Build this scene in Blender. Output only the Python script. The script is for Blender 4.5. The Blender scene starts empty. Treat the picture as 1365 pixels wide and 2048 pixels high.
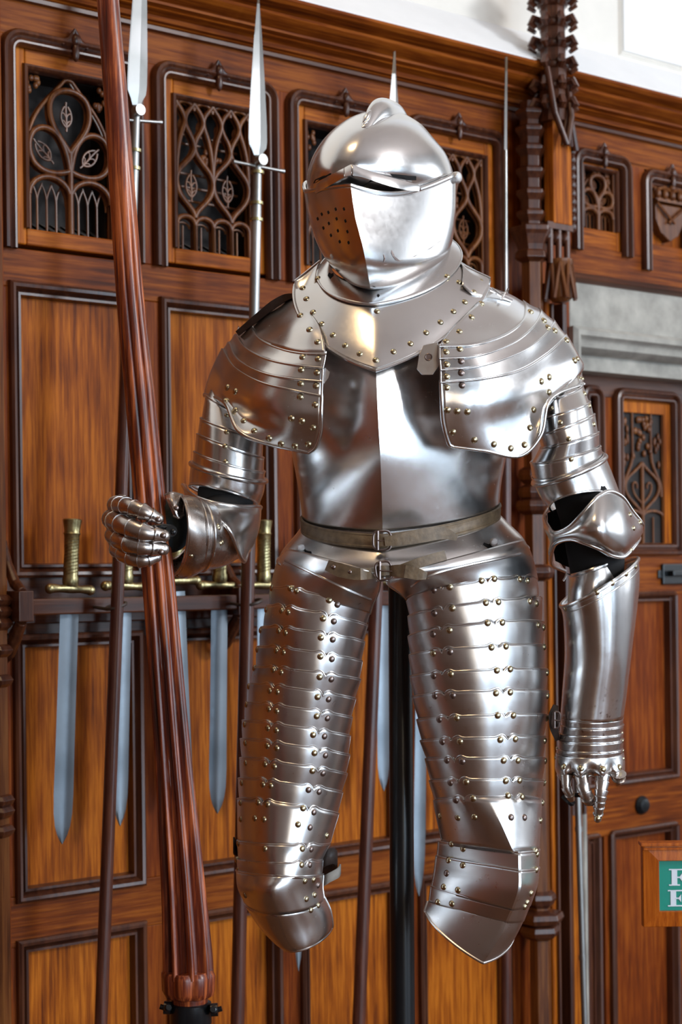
import bpy, bmesh, math, random
import numpy as np
from mathutils import Vector, Matrix
from mathutils.bvhtree import BVHTree
random.seed(4)
S = bpy.context.scene
COL = S.collection
# ------------------------------------------------------------------ camera
F = 3400.0; CX = 682.5; HY = 1146.0; ROLL = 0.012; H = 1.6
cr, sr = math.cos(ROLL), math.sin(ROLL)
cd = bpy.data.cameras.new('camera'); cam = bpy.data.objects.new('camera', cd); COL.objects.link(cam)
cd.sensor_fit = 'VERTICAL'; cd.sensor_height = 36.0; cd.sensor_width = 24.0
cd.lens = F * 36.0 / 2048.0; cd.shift_y = (HY - 1024.0) / 2048.0
cd.clip_start = 0.05; cd.clip_end = 60
cd.dof.use_dof = True; cd.dof.focus_distance = 2.62; cd.dof.aperture_fstop = 6.5
r_, u_ = (cr, 0, -sr), (sr, 0, cr)
cam.matrix_world = Matrix(((r_[0], u_[0], 0, 0), (r_[1], u_[1], -1, 0), (r_[2], u_[2], 0, H), (0, 0, 0, 1)))
S.camera = cam
# ------------------------------------------------------------------ frames
O = (-0.56, 3.45); TH = math.atan2(0.6275, 0.7786)      # the panelled wall: origin and heading
dU = (math.cos(TH), math.sin(TH)); dN = (math.sin(TH), -math.cos(TH))
# ------------------------------------------------------------------ exposure, world
S.view_settings.view_transform = 'Standard'; S.view_settings.look = 'None'
S.view_settings.gamma = 1; S.view_settings.use_curve_mapping = False
S.view_settings.exposure = -0.85
w = bpy.data.worlds.new('world'); S.world = w; w.use_nodes = True
w.node_tree.nodes['Background'].inputs[0].default_value = (0.75, 0.85, 1, 1)
w.node_tree.nodes['Background'].inputs[1].default_value = 0.3
def area(name, u, n, z, su, sz, power, col, tgt=None, spread=180):
    l = bpy.data.lights.new(name, 'AREA'); l.shape = 'RECTANGLE'; l.size = su; l.size_y = sz
    l.energy = power; l.color = col; l.spread = math.radians(spread)
    o = bpy.data.objects.new(name, l); COL.objects.link(o)
    o.location = (O[0] + u*dU[0] + n*dN[0], O[1] + u*dU[1] + n*dN[1], z)
    if tgt is None: d = Vector((-dN[0], -dN[1], 0))
    else:
        d = Vector((O[0] + tgt[0]*dU[0] + tgt[1]*dN[0], O[1] + tgt[0]*dU[1] + tgt[1]*dN[1], tgt[2])) - o.location
    o.rotation_euler = d.to_track_quat('-Z', 'Y').to_euler()
    return o
WINS = [(-2.7, 7.4, .6, 48), (-0.9, 7.4, 1.3, 230), (1.3, 7.4, 1.2, 130), (3.1, 7.4, 1.2, 220), (5.6, 7.4, 1.2, 50)]
for i, (u, n, sw, p) in enumerate(WINS):
    area('window_daylight', u, n, 1.85, sw, 3.1, p, (1.0, .82, .60) if i == 0 else (0.66, 0.83, 1.0))
area('side_window_daylight', 7.4, 2.6, 3.2, 1.6, 3.6, 120, (0.86, 0.93, 1.0), (0, 1.6, 2.2))
area('side_window_daylight', 7.4, 4.9, 3.2, 1.6, 3.6, 75, (0.86, 0.93, 1.0), (0, 3.0, 2.2))
area('clerestory_daylight', 4.0, 7.4, 4.8, 1.5, 1.5, 520, (0.93, 0.96, 1.0), (.3, 0, 1.9))
lp_ = area('added_warm_glint', -.95, 1.35, 4.6, .42, .42, 26, (1.0, .68, .34), (-.95, 1.35, 0))  # added light for a warm glint on the gorget, no lamp known there
# ------------------------------------------------------------------ pixel helpers
def V(px, py, Y):
    dx, dy = px - CX, HY - py
    X = (dx*cr + dy*sr) / F; Z = (-dx*sr + dy*cr) / F
    return Vector((X*Y, Y, H + Z*Y))
D0 = 2.75
def P(px, py, q): return V(px, py, D0 - q/100.0)       # q: centimetres in front of the armour's side plane
def WL(px, py, n=0.0):                                  # pixel onto the plane n metres in front of the wall -> (u, z)
    d = V(px, py, 1.0); ox, oy = O[0] + n*dN[0], O[1] + n*dN[1]
    # t*d.x = ox + u*dU0 ; t = oy + u*dU1
    u = (oy*d.x - ox) / (dU[0] - dU[1]*d.x); t = oy + u*dU[1]
    return u, H + t*(d.z - H)
def WW(px, py, n):                                      # the same as a world point
    u, z = WL(px, py, n)
    return Vector((O[0] + u*dU[0] + n*dN[0], O[1] + u*dU[1] + n*dN[1], z))
def px2m(Y): return Y / F
# ------------------------------------------------------------------ mesh builder
class MB:
    def __init__(s): s.v = []; s.f = []
    def add(s, vs, fs):
        o = len(s.v); s.v += [Vector(v) for v in vs]; s.f += [tuple(i + o for i in f) for f in fs]; return s
    def grid(s, rows, closed=False):
        nr, nc = len(rows), len(rows[0]); fs = []
        for i in range(nr - 1):
            for j in range(nc if closed else nc - 1):
                k = (j + 1) % nc
                fs.append((i*nc + j, i*nc + k, (i + 1)*nc + k, (i + 1)*nc + j))
        return s.add([p for r in rows for p in r], fs)
    def box(s, x0, x1, y0, y1, z0, z1):
        return s.add([(x0, y0, z0), (x1, y0, z0), (x1, y1, z0), (x0, y1, z0), (x0, y0, z1), (x1, y0, z1), (x1, y1, z1), (x0, y1, z1)],
                     [(0, 3, 2, 1), (4, 5, 6, 7), (0, 1, 5, 4), (1, 2, 6, 5), (2, 3, 7, 6), (3, 0, 4, 7)])
    def tube(s, pts, r, n=8, closed=False, flat=None, caps=True):
        pts = [Vector(p) for p in pts]; m = len(pts)
        if m < 2: return s
        rr = r if hasattr(r, '__len__') else [r]*m
        rows = []; up = None
        for i, p in enumerate(pts):
            a = pts[(i - 1) % m] if (closed or i > 0) else p
            b = pts[(i + 1) % m] if (closed or i < m - 1) else p
            t = (b - a)
            if t.length < 1e-9: t = Vector((0, 0, 1))
            t.normalize()
            if flat is not None: up = Vector(flat)
            elif up is None: up = Vector((0, 0, 1)) if abs(t.z) < 0.9 else Vector((1, 0, 0))
            x = t.cross(up)
            if x.length < 1e-6: x = t.orthogonal()
            x.normalize(); y = x.cross(t).normalized(); up = y
            rows.append([p + x*rr[i]*math.cos(2*math.pi*k/n) + y*rr[i]*math.sin(2*math.pi*k/n) for k in range(n)])
        if closed: rows.append(rows[0])
        o = len(s.v); s.grid(rows, True)
        if caps and not closed:
            s.f.append(tuple(o + k for k in range(n - 1, -1, -1))); q = o + (m - 1)*n; s.f.append(tuple(q + k for k in range(n)))
        return s
    def prism(s, poly, y0, y1):                         # polygon in x,z extruded along y
        n = len(poly)
        vs = [(x, y0, z) for x, z in poly] + [(x, y1, z) for x, z in poly]
        fs = [tuple(range(n)), tuple(range(2*n - 1, n - 1, -1))] + [(i, i + n, (i + 1) % n + n, (i + 1) % n) for i in range(n)]
        return s.add(vs, fs)
    def lathe(s, prof, c=(0, 0, 0), n=12, rot=0.0, sx=1, sy=1):   # prof: (r, z)
        rows = [[(c[0] + sx*r*math.cos(rot + 2*math.pi*k/n), c[1] + sy*r*math.sin(rot + 2*math.pi*k/n), c[2] + z) for k in range(n)] for r, z in prof]
        o = len(s.v); s.grid(rows, True)
        s.f.append(tuple(o + k for k in range(n - 1, -1, -1))); q = o + (len(prof) - 1)*n; s.f.append(tuple(q + k for k in range(n)))
        return s
    def ball(s, c, rx, ry=None, rz=None, n=12, m=8):
        ry = rx if ry is None else ry; rz = rx if rz is None else rz; rows = []
        for i in range(m + 1):
            a = -math.pi/2 + math.pi*i/m
            rows.append([(c[0] + rx*max(math.cos(a), .001)*math.cos(2*math.pi*k/n), c[1] + ry*max(math.cos(a), .001)*math.sin(2*math.pi*k/n), c[2] + rz*math.sin(a)) for k in range(n)])
        return s.grid(rows, True)
    def build(s, name, mat, parent=None, off=None, smooth=True, angle=38, solid=0.0, bevel=0.0, sub=0, solid_off=-1):
        me = bpy.data.meshes.new(name)
        off = Vector(off) if off is not None else (Vector(parent['_o']) if parent is not None and '_o' in parent else Vector((0, 0, 0)))
        me.from_pydata([tuple(v - off) for v in s.v], [], s.f); me.update()
        bm = bmesh.new(); bm.from_mesh(me)
        bmesh.ops.remove_doubles(bm, verts=bm.verts, dist=2e-5)
        bmesh.ops.dissolve_degenerate(bm, edges=bm.edges, dist=1e-6)
        bmesh.ops.recalc_face_normals(bm, faces=bm.faces); bm.to_mesh(me); bm.free()
        if smooth:
            me.polygons.foreach_set('use_smooth', [True]*len(me.polygons)); me.set_sharp_from_angle(angle=math.radians(angle))
        me.materials.append(mat)
        o = bpy.data.objects.new(name, me); COL.objects.link(o)
        if parent is not None: o.parent = parent; o['_o'] = tuple(off) if False else tuple(Vector(parent['_o']) if '_o' in parent else (0, 0, 0))
        else: o['_o'] = tuple(off); o.location = off
        if solid: md = o.modifiers.new('thickness', 'SOLIDIFY'); md.thickness = solid; md.offset = solid_off
        if bevel: md = o.modifiers.new('bevel', 'BEVEL'); md.width = bevel; md.segments = 2; md.limit_method = 'ANGLE'
        if sub: md = o.modifiers.new('subd', 'SUBSURF'); md.levels = sub; md.render_levels = sub
        return o
def thing(name, label, cat, loc, rz=0, group=None):
    o = bpy.data.objects.new(name, None); COL.objects.link(o); o.location = loc; o.rotation_euler = (0, 0, rz)
    o['_o'] = tuple(loc) if rz == 0 else (0, 0, 0); o['label'] = label; o['category'] = cat
    if group: o['group'] = group
    return o
def tag(o, label, cat, group=None):
    o['label'] = label; o['category'] = cat
    if group: o['group'] = group
    return o
# ------------------------------------------------------------------ materials
def newmat(name):
    m = bpy.data.materials.new(name); m.use_nodes = True; nt = m.node_tree; b = nt.nodes['Principled BSDF']
    return m, nt, b
def N(nt, t, **kw):
    n = nt.nodes.new(t)
    for k, v in kw.items(): setattr(n, k, v)
    return n
def ramp(nt, fac, stops):
    r = N(nt, 'ShaderNodeValToRGB'); e = r.color_ramp.elements
    while len(e) < len(stops): e.new(0.5)
    for i, (p, c) in enumerate(stops): e[i].position = p; e[i].color = (*c, 1) if len(c) == 3 else c
    nt.links.new(fac, r.inputs[0]); return r.outputs[0]
def coords(nt, scale):
    tc = N(nt, 'ShaderNodeTexCoord'); mp = N(nt, 'ShaderNodeMapping'); mp.inputs['Scale'].default_value = scale
    nt.links.new(tc.outputs['Object'], mp.inputs['Vector']); return mp.outputs['Vector']
def noise(nt, vec, scale, detail=4, rough=0.55):
    n = N(nt, 'ShaderNodeTexNoise'); n.inputs['Scale'].default_value = scale; n.inputs['Detail'].default_value = detail
    n.inputs['Roughness'].default_value = rough; nt.links.new(vec, n.inputs['Vector']); return n.outputs['Fac']
def steel(name, col=(0.70, 0.69, 0.685), rough=0.24, wave=0.5, rust=0.0, dark=(0.60, 0.58, 0.57)):
    m, nt, b = newmat(name); b.inputs['Metallic'].default_value = 1.0
    v = coords(nt, (1, 1, 1))
    n1 = noise(nt, v, 7, 1, .4); n2 = noise(nt, v, 60, 6, 0.7)
    c = ramp(nt, n1, [(0.25, dark), (0.5, col), (0.8, tuple(min(1, x*1.12) for x in col))])
    mx = N(nt, 'ShaderNodeMix', data_type='RGBA'); nt.links.new(c, mx.inputs['A'])
    spk = noise(nt, v, 130, 3, 0.6); reg = noise(nt, v, 5, 2)
    mu = N(nt, 'ShaderNodeMath', operation='MULTIPLY')
    s1 = ramp(nt, spk, [(0.74 - rust*0.16, (0, 0, 0)), (0.82 - rust*.10, (1, 1, 1))]); s2 = ramp(nt, reg, [(0.45 - rust*.05, (0, 0, 0)), (0.62, (1, 1, 1))])
    nt.links.new(s1, mu.inputs[0]); nt.links.new(s2, mu.inputs[1])
    nt.links.new(mu.outputs[0], mx.inputs['Factor']); mx.inputs['B'].default_value = (0.20, 0.12, 0.08, 1)
    nt.links.new(mx.outputs['Result'], b.inputs['Base Color'])
    rr = N(nt, 'ShaderNodeMapRange'); rr.inputs['From Min'].default_value = 0.3; rr.inputs['From Max'].default_value = 0.7
    rr.inputs['To Min'].default_value = rough*0.92; rr.inputs['To Max'].default_value = rough*1.15
    nt.links.new(n2, rr.inputs['Value']); nt.links.new(rr.outputs[0], b.inputs['Roughness'])
    bp = N(nt, 'ShaderNodeBump'); bp.inputs['Strength'].default_value = 1.0; bp.inputs['Distance'].default_value = 0.0022*wave
    n3 = noise(nt, v, 11, 1, 0.3); nt.links.new(n3, bp.inputs['Height'])
    bp2 = N(nt, 'ShaderNodeBump'); bp2.inputs['Strength'].default_value = 0.15; bp2.inputs['Distance'].default_value = 0.0003
    nt.links.new(spk, bp2.inputs['Height']); nt.links.new(bp.outputs[0], bp2.inputs['Normal']); nt.links.new(bp2.outputs[0], b.inputs['Normal'])
    return m
def plain(name, col, rough=0.5, metal=0.0, spec=0.5, vary=0.25, sc=30, bump=0.0, coat=0.0):
    m, nt, b = newmat(name); v = coords(nt, (1, 1, 1)); n = noise(nt, v, sc, 4)
    c = ramp(nt, n, [(0.3, tuple(x*(1 - vary) for x in col)), (0.7, tuple(min(1, x*(1 + vary)) for x in col))])
    nt.links.new(c, b.inputs['Base Color']); b.inputs['Roughness'].default_value = rough; b.inputs['Metallic'].default_value = metal
    b.inputs['Specular IOR Level'].default_value = spec; b.inputs['Coat Weight'].default_value = coat
    if bump:
        bp = N(nt, 'ShaderNodeBump'); bp.inputs['Distance'].default_value = bump; nt.links.new(noise(nt, v, sc*2, 4), bp.inputs['Height']); nt.links.new(bp.outputs[0], b.inputs['Normal'])
    return m
def wood(name, lo, mid, hi, axis='z', rough=0.4, coat=0.02, fine=1.0):
    m, nt, b = newmat(name)
    sc = {'z': (30, 30, 1.3), 'x': (1.3, 30, 30)}[axis]
    v = coords(nt, tuple(x*fine for x in sc)); n1 = noise(nt, v, 4.5, 6, 0.65)
    v3 = coords(nt, {'z': (5, 5, 0.7), 'x': (0.7, 5, 5)}[axis])
    wv = N(nt, 'ShaderNodeTexWave', wave_type='RINGS', rings_direction='SPHERICAL'); wv.inputs['Scale'].default_value = 2.2
    wv.inputs['Distortion'].default_value = 5; wv.inputs['Detail'].default_value = 3; nt.links.new(v3, wv.inputs['Vector'])
    v2 = coords(nt, (1, 1, 1)); n2 = noise(nt, v2, 3.0, 3)
    ad = N(nt, 'ShaderNodeMath', operation='MULTIPLY_ADD'); nt.links.new(wv.outputs['Fac'], ad.inputs[0]); ad.inputs[1].default_value = 0.07
    a2 = N(nt, 'ShaderNodeMath', operation='MULTIPLY_ADD'); nt.links.new(n2, a2.inputs[0]); a2.inputs[1].default_value = 0.62
    nt.links.new(n1, a2.inputs[2]); nt.links.new(a2.outputs[0], ad.inputs[2])
    c = ramp(nt, ad.outputs[0], [(0.60, lo), (0.82, mid), (1.02, hi)])
    nt.links.new(c, b.inputs['Base Color']); b.inputs['Roughness'].default_value = rough; b.inputs['Coat Weight'].default_value = coat; b.inputs['Coat Roughness'].default_value = 0.3; b.inputs['Specular IOR Level'].default_value = 0.12
    bp = N(nt, 'ShaderNodeBump'); bp.inputs['Distance'].default_value = 0.0012; bp.inputs['Strength'].default_value = 0.6
    nt.links.new(n1, bp.inputs['Height']); nt.links.new(bp.outputs[0], b.inputs['Normal'])
    return m
M = {}
M['steel'] = steel('polished_steel'); M['steel_thigh'] = steel('banded_steel', rough=0.29, wave=0.55)
M['steel_rust'] = steel('pitted_steel', rough=0.23, rust=0.9, wave=0.7)
M['steel_helm'] = steel('helmet_steel', rough=0.21, wave=0.5)
M['steel_glove'] = steel('browned_glove_steel', col=(0.50, 0.44, 0.40), rough=0.27, rust=0.3)
M['blade'] = steel('blade_steel', col=(0.25, 0.29, 0.33), rough=0.45, wave=0.1, dark=(0.17, 0.20, 0.23))
M['spear'] = steel('spear_steel', col=(0.38, 0.38, 0.37), rough=0.38, wave=0.1, rust=0.4)
M['rivet'] = plain('brass_rivet', (0.50, 0.43, 0.28), 0.25, 1.0, vary=0.3, sc=90)
M['iron'] = plain('brown_iron_rivet', (0.28, 0.22, 0.20), 0.35, 1.0, vary=0.3, sc=90)
M['brass'] = plain('brass_grip', (0.44, 0.38, 0.20), 0.34, 1.0, vary=0.35, sc=60, bump=0.0006)
M['leather'] = plain('tan_leather', (0.17, 0.115, 0.065), 0.5, vary=0.3, sc=80, bump=0.0006)
M['leather_dark'] = plain('dark_leather', (0.045, 0.03, 0.025), 0.5, vary=0.3, sc=60, bump=0.0006)
M['leather_pale'] = plain('pale_leather', (0.42, 0.38, 0.33), 0.6, vary=0.15, sc=60)
M['glove'] = plain('blue_black_leather_palm', (0.012, 0.022, 0.028), 0.75, vary=0.3, sc=120, bump=0.0004)
M['black'] = plain('black_paint', (0.006, 0.008, 0.010), 0.28, vary=0.1)
M['void'] = plain('opening_shade_black', (0.004, 0.003, 0.003), 0.9, vary=0.1)  # near-black that paints the shade inside openings
M['oak'] = wood('golden_oak', (0.10, 0.018, 0.002), (0.31, 0.074, 0.004), (0.52, 0.15, 0.010), rough=.5)
M['oak_h'] = wood('golden_oak_across', (0.09, 0.018, 0.002), (0.27, 0.062, 0.004), (0.44, 0.125, 0.010), 'x', rough=.5)
M['red'] = wood('red_brown_wood', (0.060, 0.010, 0.002), (0.17, 0.031, 0.003), (0.28, 0.065, 0.006), rough=.5)
M['red_h'] = wood('red_brown_wood_across', (0.060, 0.011, 0.002), (0.17, 0.035, 0.003), (0.29, 0.075, 0.007), 'x', rough=.5)
M['dark'] = wood('dark_moulding_wood', (0.026, 0.007, 0.004), (0.065, 0.018, 0.008), (0.11, 0.034, 0.013), rough=0.28, coat=0.9)
M['dark_h'] = wood('dark_moulding_wood_across', (0.026, 0.007, 0.004), (0.065, 0.018, 0.008), (0.11, 0.034, 0.013), 'x', rough=0.3, coat=0.5)
M['carve'] = wood('carved_oak', (0.045, 0.013, 0.005), (0.13, 0.04, 0.012), (0.21, 0.075, 0.02), rough=0.32, coat=0.4)
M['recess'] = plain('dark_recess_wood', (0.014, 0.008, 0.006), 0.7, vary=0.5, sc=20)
M['dust'] = plain('dusty_sill', (0.10, 0.085, 0.075), 0.8, vary=0.3, sc=20)
M['lance'] = wood('cherry_painted_lance_wood', (0.035, 0.007, 0.005), (0.15, 0.025, 0.009), (0.50, 0.12, 0.03), rough=0.24, coat=0.8)
M['shaft'] = wood('dark_spear_shaft_wood', (0.035, 0.010, 0.007), (0.075, 0.022, 0.014), (0.13, 0.04, 0.022), rough=0.26, coat=0.8)
M['stone'] = plain('grey_stone', (0.36, 0.34, 0.30), 0.85, vary=0.3, sc=12, bump=0.003)
M['cream'] = plain('cream_plaster', (0.80, 0.76, 0.69), 0.8, vary=0.05, sc=8)
M['white'] = plain('white_plaster', (0.86, 0.86, 0.86), 0.7, vary=0.03, sc=8)
M['tan_wall'] = plain('pale_room_wall', (0.58, 0.60, 0.62), 0.7, vary=0.2, sc=2)
M['ceil'] = plain('pale_ceiling', (0.64, 0.55, 0.50), 0.8, vary=0.15, sc=2)
M['green'] = plain('green_sign_face', (0.0, 0.28, 0.20), 0.35, vary=0.03)
M['signwhite'] = plain('white_lettering', (0.80, 0.83, 0.88), 0.4, vary=0.02)
M['signwood'] = wood('orange_frame_wood', (0.20, 0.034, 0.003), (0.42, 0.085, 0.005), (0.58, 0.14, 0.01), rough=0.3, coat=0.4)
M['brown_wall'] = plain('brown_room_wall', (0.13, 0.085, 0.06), 0.6, vary=0.3, sc=2)
M['floor'] = wood('floor_boards', (0.05, 0.02, 0.01), (0.11, 0.045, 0.02), (0.17, 0.08, 0.04), 'x', rough=0.4)
# ================================================================== THE SUIT OF ARMOUR
def crm(p, n):                                           # Catmull-Rom through the rows of p, n steps per span
    p = np.asarray(p, float); out = []
    q = np.concatenate([[2*p[0] - p[1]], p, [2*p[-1] - p[-2]]])
    for i in range(1, len(q) - 2):
        for k in range(n):
            t = k/n; a, b, c, d = q[i - 1], q[i], q[i + 1], q[i + 2]
            out.append(0.5*((2*b) + (c - a)*t + (2*a - 5*b + 4*c - d)*t*t + (3*b - a - 3*c + d)*t**3))
    out.append(q[-2]); return np.array(out)
def ring(L, Mm, R, phis, k=0.0, warp=None):
    L, Mm, R = (np.asarray(x, float) for x in (L, Mm, R))
    C = (L + R)/2; A = (R - L)/2; m = Mm - C
    mu = (1 - k)*np.dot(m[:2], A[:2])/max(np.dot(A[:2], A[:2]), 1e-6); mu = max(-.85, min(.85, mu))
    A = A*math.sqrt(1 - mu*mu); out = []
    for ph in phis:
        a = math.radians(ph); s = math.sin(a)
        c = (1 - k)*math.cos(a) + (k*(1 - abs(s)) if abs(ph) < 90 else 0)
        p = C + A*s + m*c
        if warp: p = p + np.array(warp(p, ph))
        out.append(p)
    return out
REG = {}
def shell(name, rings, parent, mat, phi=(-110, 110), k=0.0, nu=56, nv=5, rim=(), rr=0.0022, thick=0.0016, warp0=None, key=None, angle=38, cap=False, lin=False):
    """plate lofted through rings (L, M, R), each (px, py, cm in front)"""
    ph = np.linspace(phi[0], phi[1], nu + 1)
    if k: ph = np.array(sorted(set(list(ph) + ([0.0] if phi[0] < 0 < phi[1] else []))))
    ks = [r[3] if len(r) > 3 else k for r in rings]
    ctl = np.array([[*r[0], *r[1], *r[2]] for r in rings], float)
    if lin: ii = crm(np.array(ctl), 1)
    if len(rings) > 2 and not lin: cc = crm(ctl, nv); kk = crm(np.array(ks)[:, None], nv)[:, 0]
    else:
        tt = np.linspace(0, len(rings) - 1, (len(rings) - 1)*nv + 1); cc = []; kk = []
        for t in tt:
            i = min(int(t), len(rings) - 2); f = t - i; cc.append(ctl[i]*(1 - f) + ctl[i + 1]*f); kk.append(ks[i]*(1 - f) + ks[i + 1]*f)
    rows = []
    for i, c in enumerate(cc):
        w_ = None
        if warp0 is not None: w_ = (lambda p, a, i=i: warp0(p, a, i/(len(cc) - 1)))
        rows.append([P(*p) for p in ring(c[:3], c[3:6], c[6:], ph, float(kk[i]), w_)])
    return finish(name, rows, parent, mat, rim, rr, thick, key, angle, cap)
def finish(name, rows, parent, mat, rim=(), rr=0.0022, thick=0.0016, key=None, angle=38, cap=False):
    mb = MB(); mb.grid(rows)
    if cap: mb.f.append(tuple(range(len(rows[0]))))
    base_v = [v.copy() for v in mb.v]; base_f = [tuple(f) for f in mb.f]
    if 'b' in rim: mb.tube(rows[-1], rr, 8)
    if 't' in rim: mb.tube(rows[0], rr, 8)
    if 'l' in rim: mb.tube([r[0] for r in rows], rr, 8)
    if 'r' in rim: mb.tube([r[-1] for r in rows], rr, 8)
    o = mb.build(name, mat, parent, angle=angle)
    md = o.modifiers.new('thickness', 'SOLIDIFY'); md.thickness = thick; md.offset = 0
    if key: REG.setdefault(key, []).append((base_v, base_f))
    return o
def patch(name, rows, parent, mat, nu=8, nv=6, back=None, **kw):
    """plate through a grid of control points (px, py, cm)"""
    if back: rows = [[(r[0][0] + back[0], r[0][1], r[0][2] + back[1])] + list(r) for r in rows]
    a = np.array(rows, float)
    a = np.array([crm(r, nu) for r in a]); a = np.array([crm(a[:, j], nv) for j in range(a.shape[1])]).transpose(1, 0, 2)
    return finish(name, [[P(*p) for p in r] for r in a], parent, mat, **kw)
rv_me = None
def rivet_mesh():
    global rv_me
    if rv_me is None:
        mb = MB(); prof = [(1.0, -0.35), (1.0, 0.05), (0.93, 0.3), (0.75, 0.52), (0.45, 0.68), (0.01, 0.74)]; mb.lathe(prof, n=16)
        o = mb.build('rivet', M['rivet']); rv_me = o.data; bpy.data.objects.remove(o)
        rv_me2 = rv_me.copy(); rv_me2.materials.clear(); rv_me2.materials.append(M['iron']); rivet_mesh.iron = rv_me2
    return rv_me
def tree(keys):
    vs, fs = [], []
    for k in keys:
        for v, f in REG[k]:
            o = len(vs); vs += v; fs += [tuple(i + o for i in g) for g in f]
    return BVHTree.FromPolygons(vs, fs)
CAM = Vector((0, 0, H))
def hit(bv, px, py):
    d = (V(px, py, 1.0) - CAM).normalized(); loc, n, i, t = bv.ray_cast(CAM, d)
    if loc is None: return None
    if n.dot(d) > 0: n = -n
    return loc, n
def rivets(keys, pts, parent, r=5.8, off=(0, 0), sc=1.0, iron=(), name='rivet'):
    bv = tree(keys); me = rivet_mesh(); k = 0
    for x, y in pts:
        px, py = off[0] + x/sc, off[1] + y/sc
        h = hit(bv, px, py)
        if h is None:
            for dx in (3, -3, 6, -6, 10, -10, 15, -15):
                h = hit(bv, px + dx, py)
                if h: break
        if h is None: continue
        loc, n = h; k += 1
        R_ = r*px2m(loc.y)
        mm = rivet_mesh.iron if (x, y) in iron else me
        o = bpy.data.objects.new(name, mm); COL.objects.link(o); o.parent = parent
        o.location = loc - Vector(parent['_o']); o.rotation_euler = n.to_track_quat('Z', 'Y').to_euler(); o.scale = (R_, R_, R_)
def decal_poly(bv, poly, lift=0.0013):                   # small flat marks lying on a plate
    c = np.mean(np.array(poly, float), axis=0); out = []
    hc = hit(bv, *c)
    if hc is None: return None
    for p in poly:
        h = hit(bv, *p)
        out.append((h[0] + h[1]*lift) if h else hc[0])
    return [hc[0] + hc[1]*lift*1.3] + out
def holes(name, keys, polys, parent, mat):
    bv = tree(keys); mb = MB()
    for poly in polys:
        d = decal_poly(bv, poly)
        if d: mb.add(d, [(0, i + 1, (i + 1) % len(poly) + 1) for i in range(len(poly))])
    return mb.build(name, mat, parent, smooth=False) if mb.v else None
def strip_on(bv, pts, wpx, lift, th):                    # strap lying on plates: returns MB
    pts = crm(np.array(pts, float), 6); mb = MB(); rows = []
    n = len(pts)
    for i, p in enumerate(pts):
        a = pts[max(i - 1, 0)]; b = pts[min(i + 1, n - 1)]; t = (b - a)[:2]; t = t/np.linalg.norm(t); q = np.array([-t[1], t[0]])
        w_ = wpx if not hasattr(wpx, '__len__') else np.interp(i/(n - 1), np.linspace(0, 1, len(wpx)), wpx)
        up = P(p[0] + q[0]*w_, p[1] + q[1]*w_, p[2]); dn = P(p[0] - q[0]*w_, p[1] - q[1]*w_, p[2])
        if bv is not None:
            hs = [hit(bv, p[0] + q[0]*w_*s, p[1] + q[1]*w_*s) for s in (1, 0, -1)]
            ys = [h[0].y for h in hs if h]
            if ys: ym = min(ys) - lift; up = V(p[0] + q[0]*w_, p[1] + q[1]*w_, ym); dn = V(p[0] - q[0]*w_, p[1] - q[1]*w_, ym)
        f = Vector((0, -th, 0))
        rows.append([up, up + f, dn + f, dn, up])
    mb.grid(rows)
    o = len(mb.v); mb.add([rows[0][k] for k in range(4)], [(0, 1, 2, 3)]); mb.add([rows[-1][k] for k in range(4)], [(3, 2, 1, 0)])
    return mb
base = P(780, 1146, 0); base.z = 0.012
SUIT = thing('suit_of_armour', 'polished steel plate armour with closed helmet, mounted on a black pole, holding a lance', 'suit of armour', tuple(base))
st = M['steel']
# ---------------------------------------------------------------- breast and back
bp_rings = [((600, 560, -2), (748, 590, 7), (968, 560, -2), .3), ((572, 640, -2), (751, 650, 12), (1010, 640, -2), .6), ((566, 740, -2), (753, 745, 15.5), (1032, 740, -3), .62),
            ((572, 830, -2), (757, 840, 17), (1030, 830, -3), .60), ((584, 900, -2), (761, 910, 16.5), (1016, 895, -3), .52), ((598, 975, -1.5), (764, 990, 14), (1003, 965, -2), .45),
            ((607, 1042, -1), (766, 1072, 11), (997, 1026, -1.5), .38)]
breast = shell('breastplate', bp_rings, SUIT, st, (-98, 98), nu=72, nv=6, rim='b', rr=0.003, key='breast', angle=22)
shell('backplate', [((r[0][0] + 2, r[0][1], r[0][2]), (r[1][0], 2*r[0][1]/2, r[1][2]*0.6), (r[2][0] - 2, r[2][1], r[2][2])) for r in bp_rings], SUIT, st, (96, 264), nu=30, nv=4)
# ---------------------------------------------------------------- fauld
fauld = shell('fauld', [((608, 1046, -.5), (766, 1078, 11.3), (997, 1030, -1), .4), ((592, 1068, 0), (766, 1100, 12.5), (1018, 1052, -.5), .35),
                        ((568, 1096, .5), (768, 1130, 14), (1046, 1080, 0), .3), ((556, 1118, 1), (768, 1160, 14.5), (1058, 1102, .5), .28)], SUIT, st, (-115, 115), nu=60, nv=6, key='fauld', rim='b', rr=.0018, angle=22)
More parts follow.
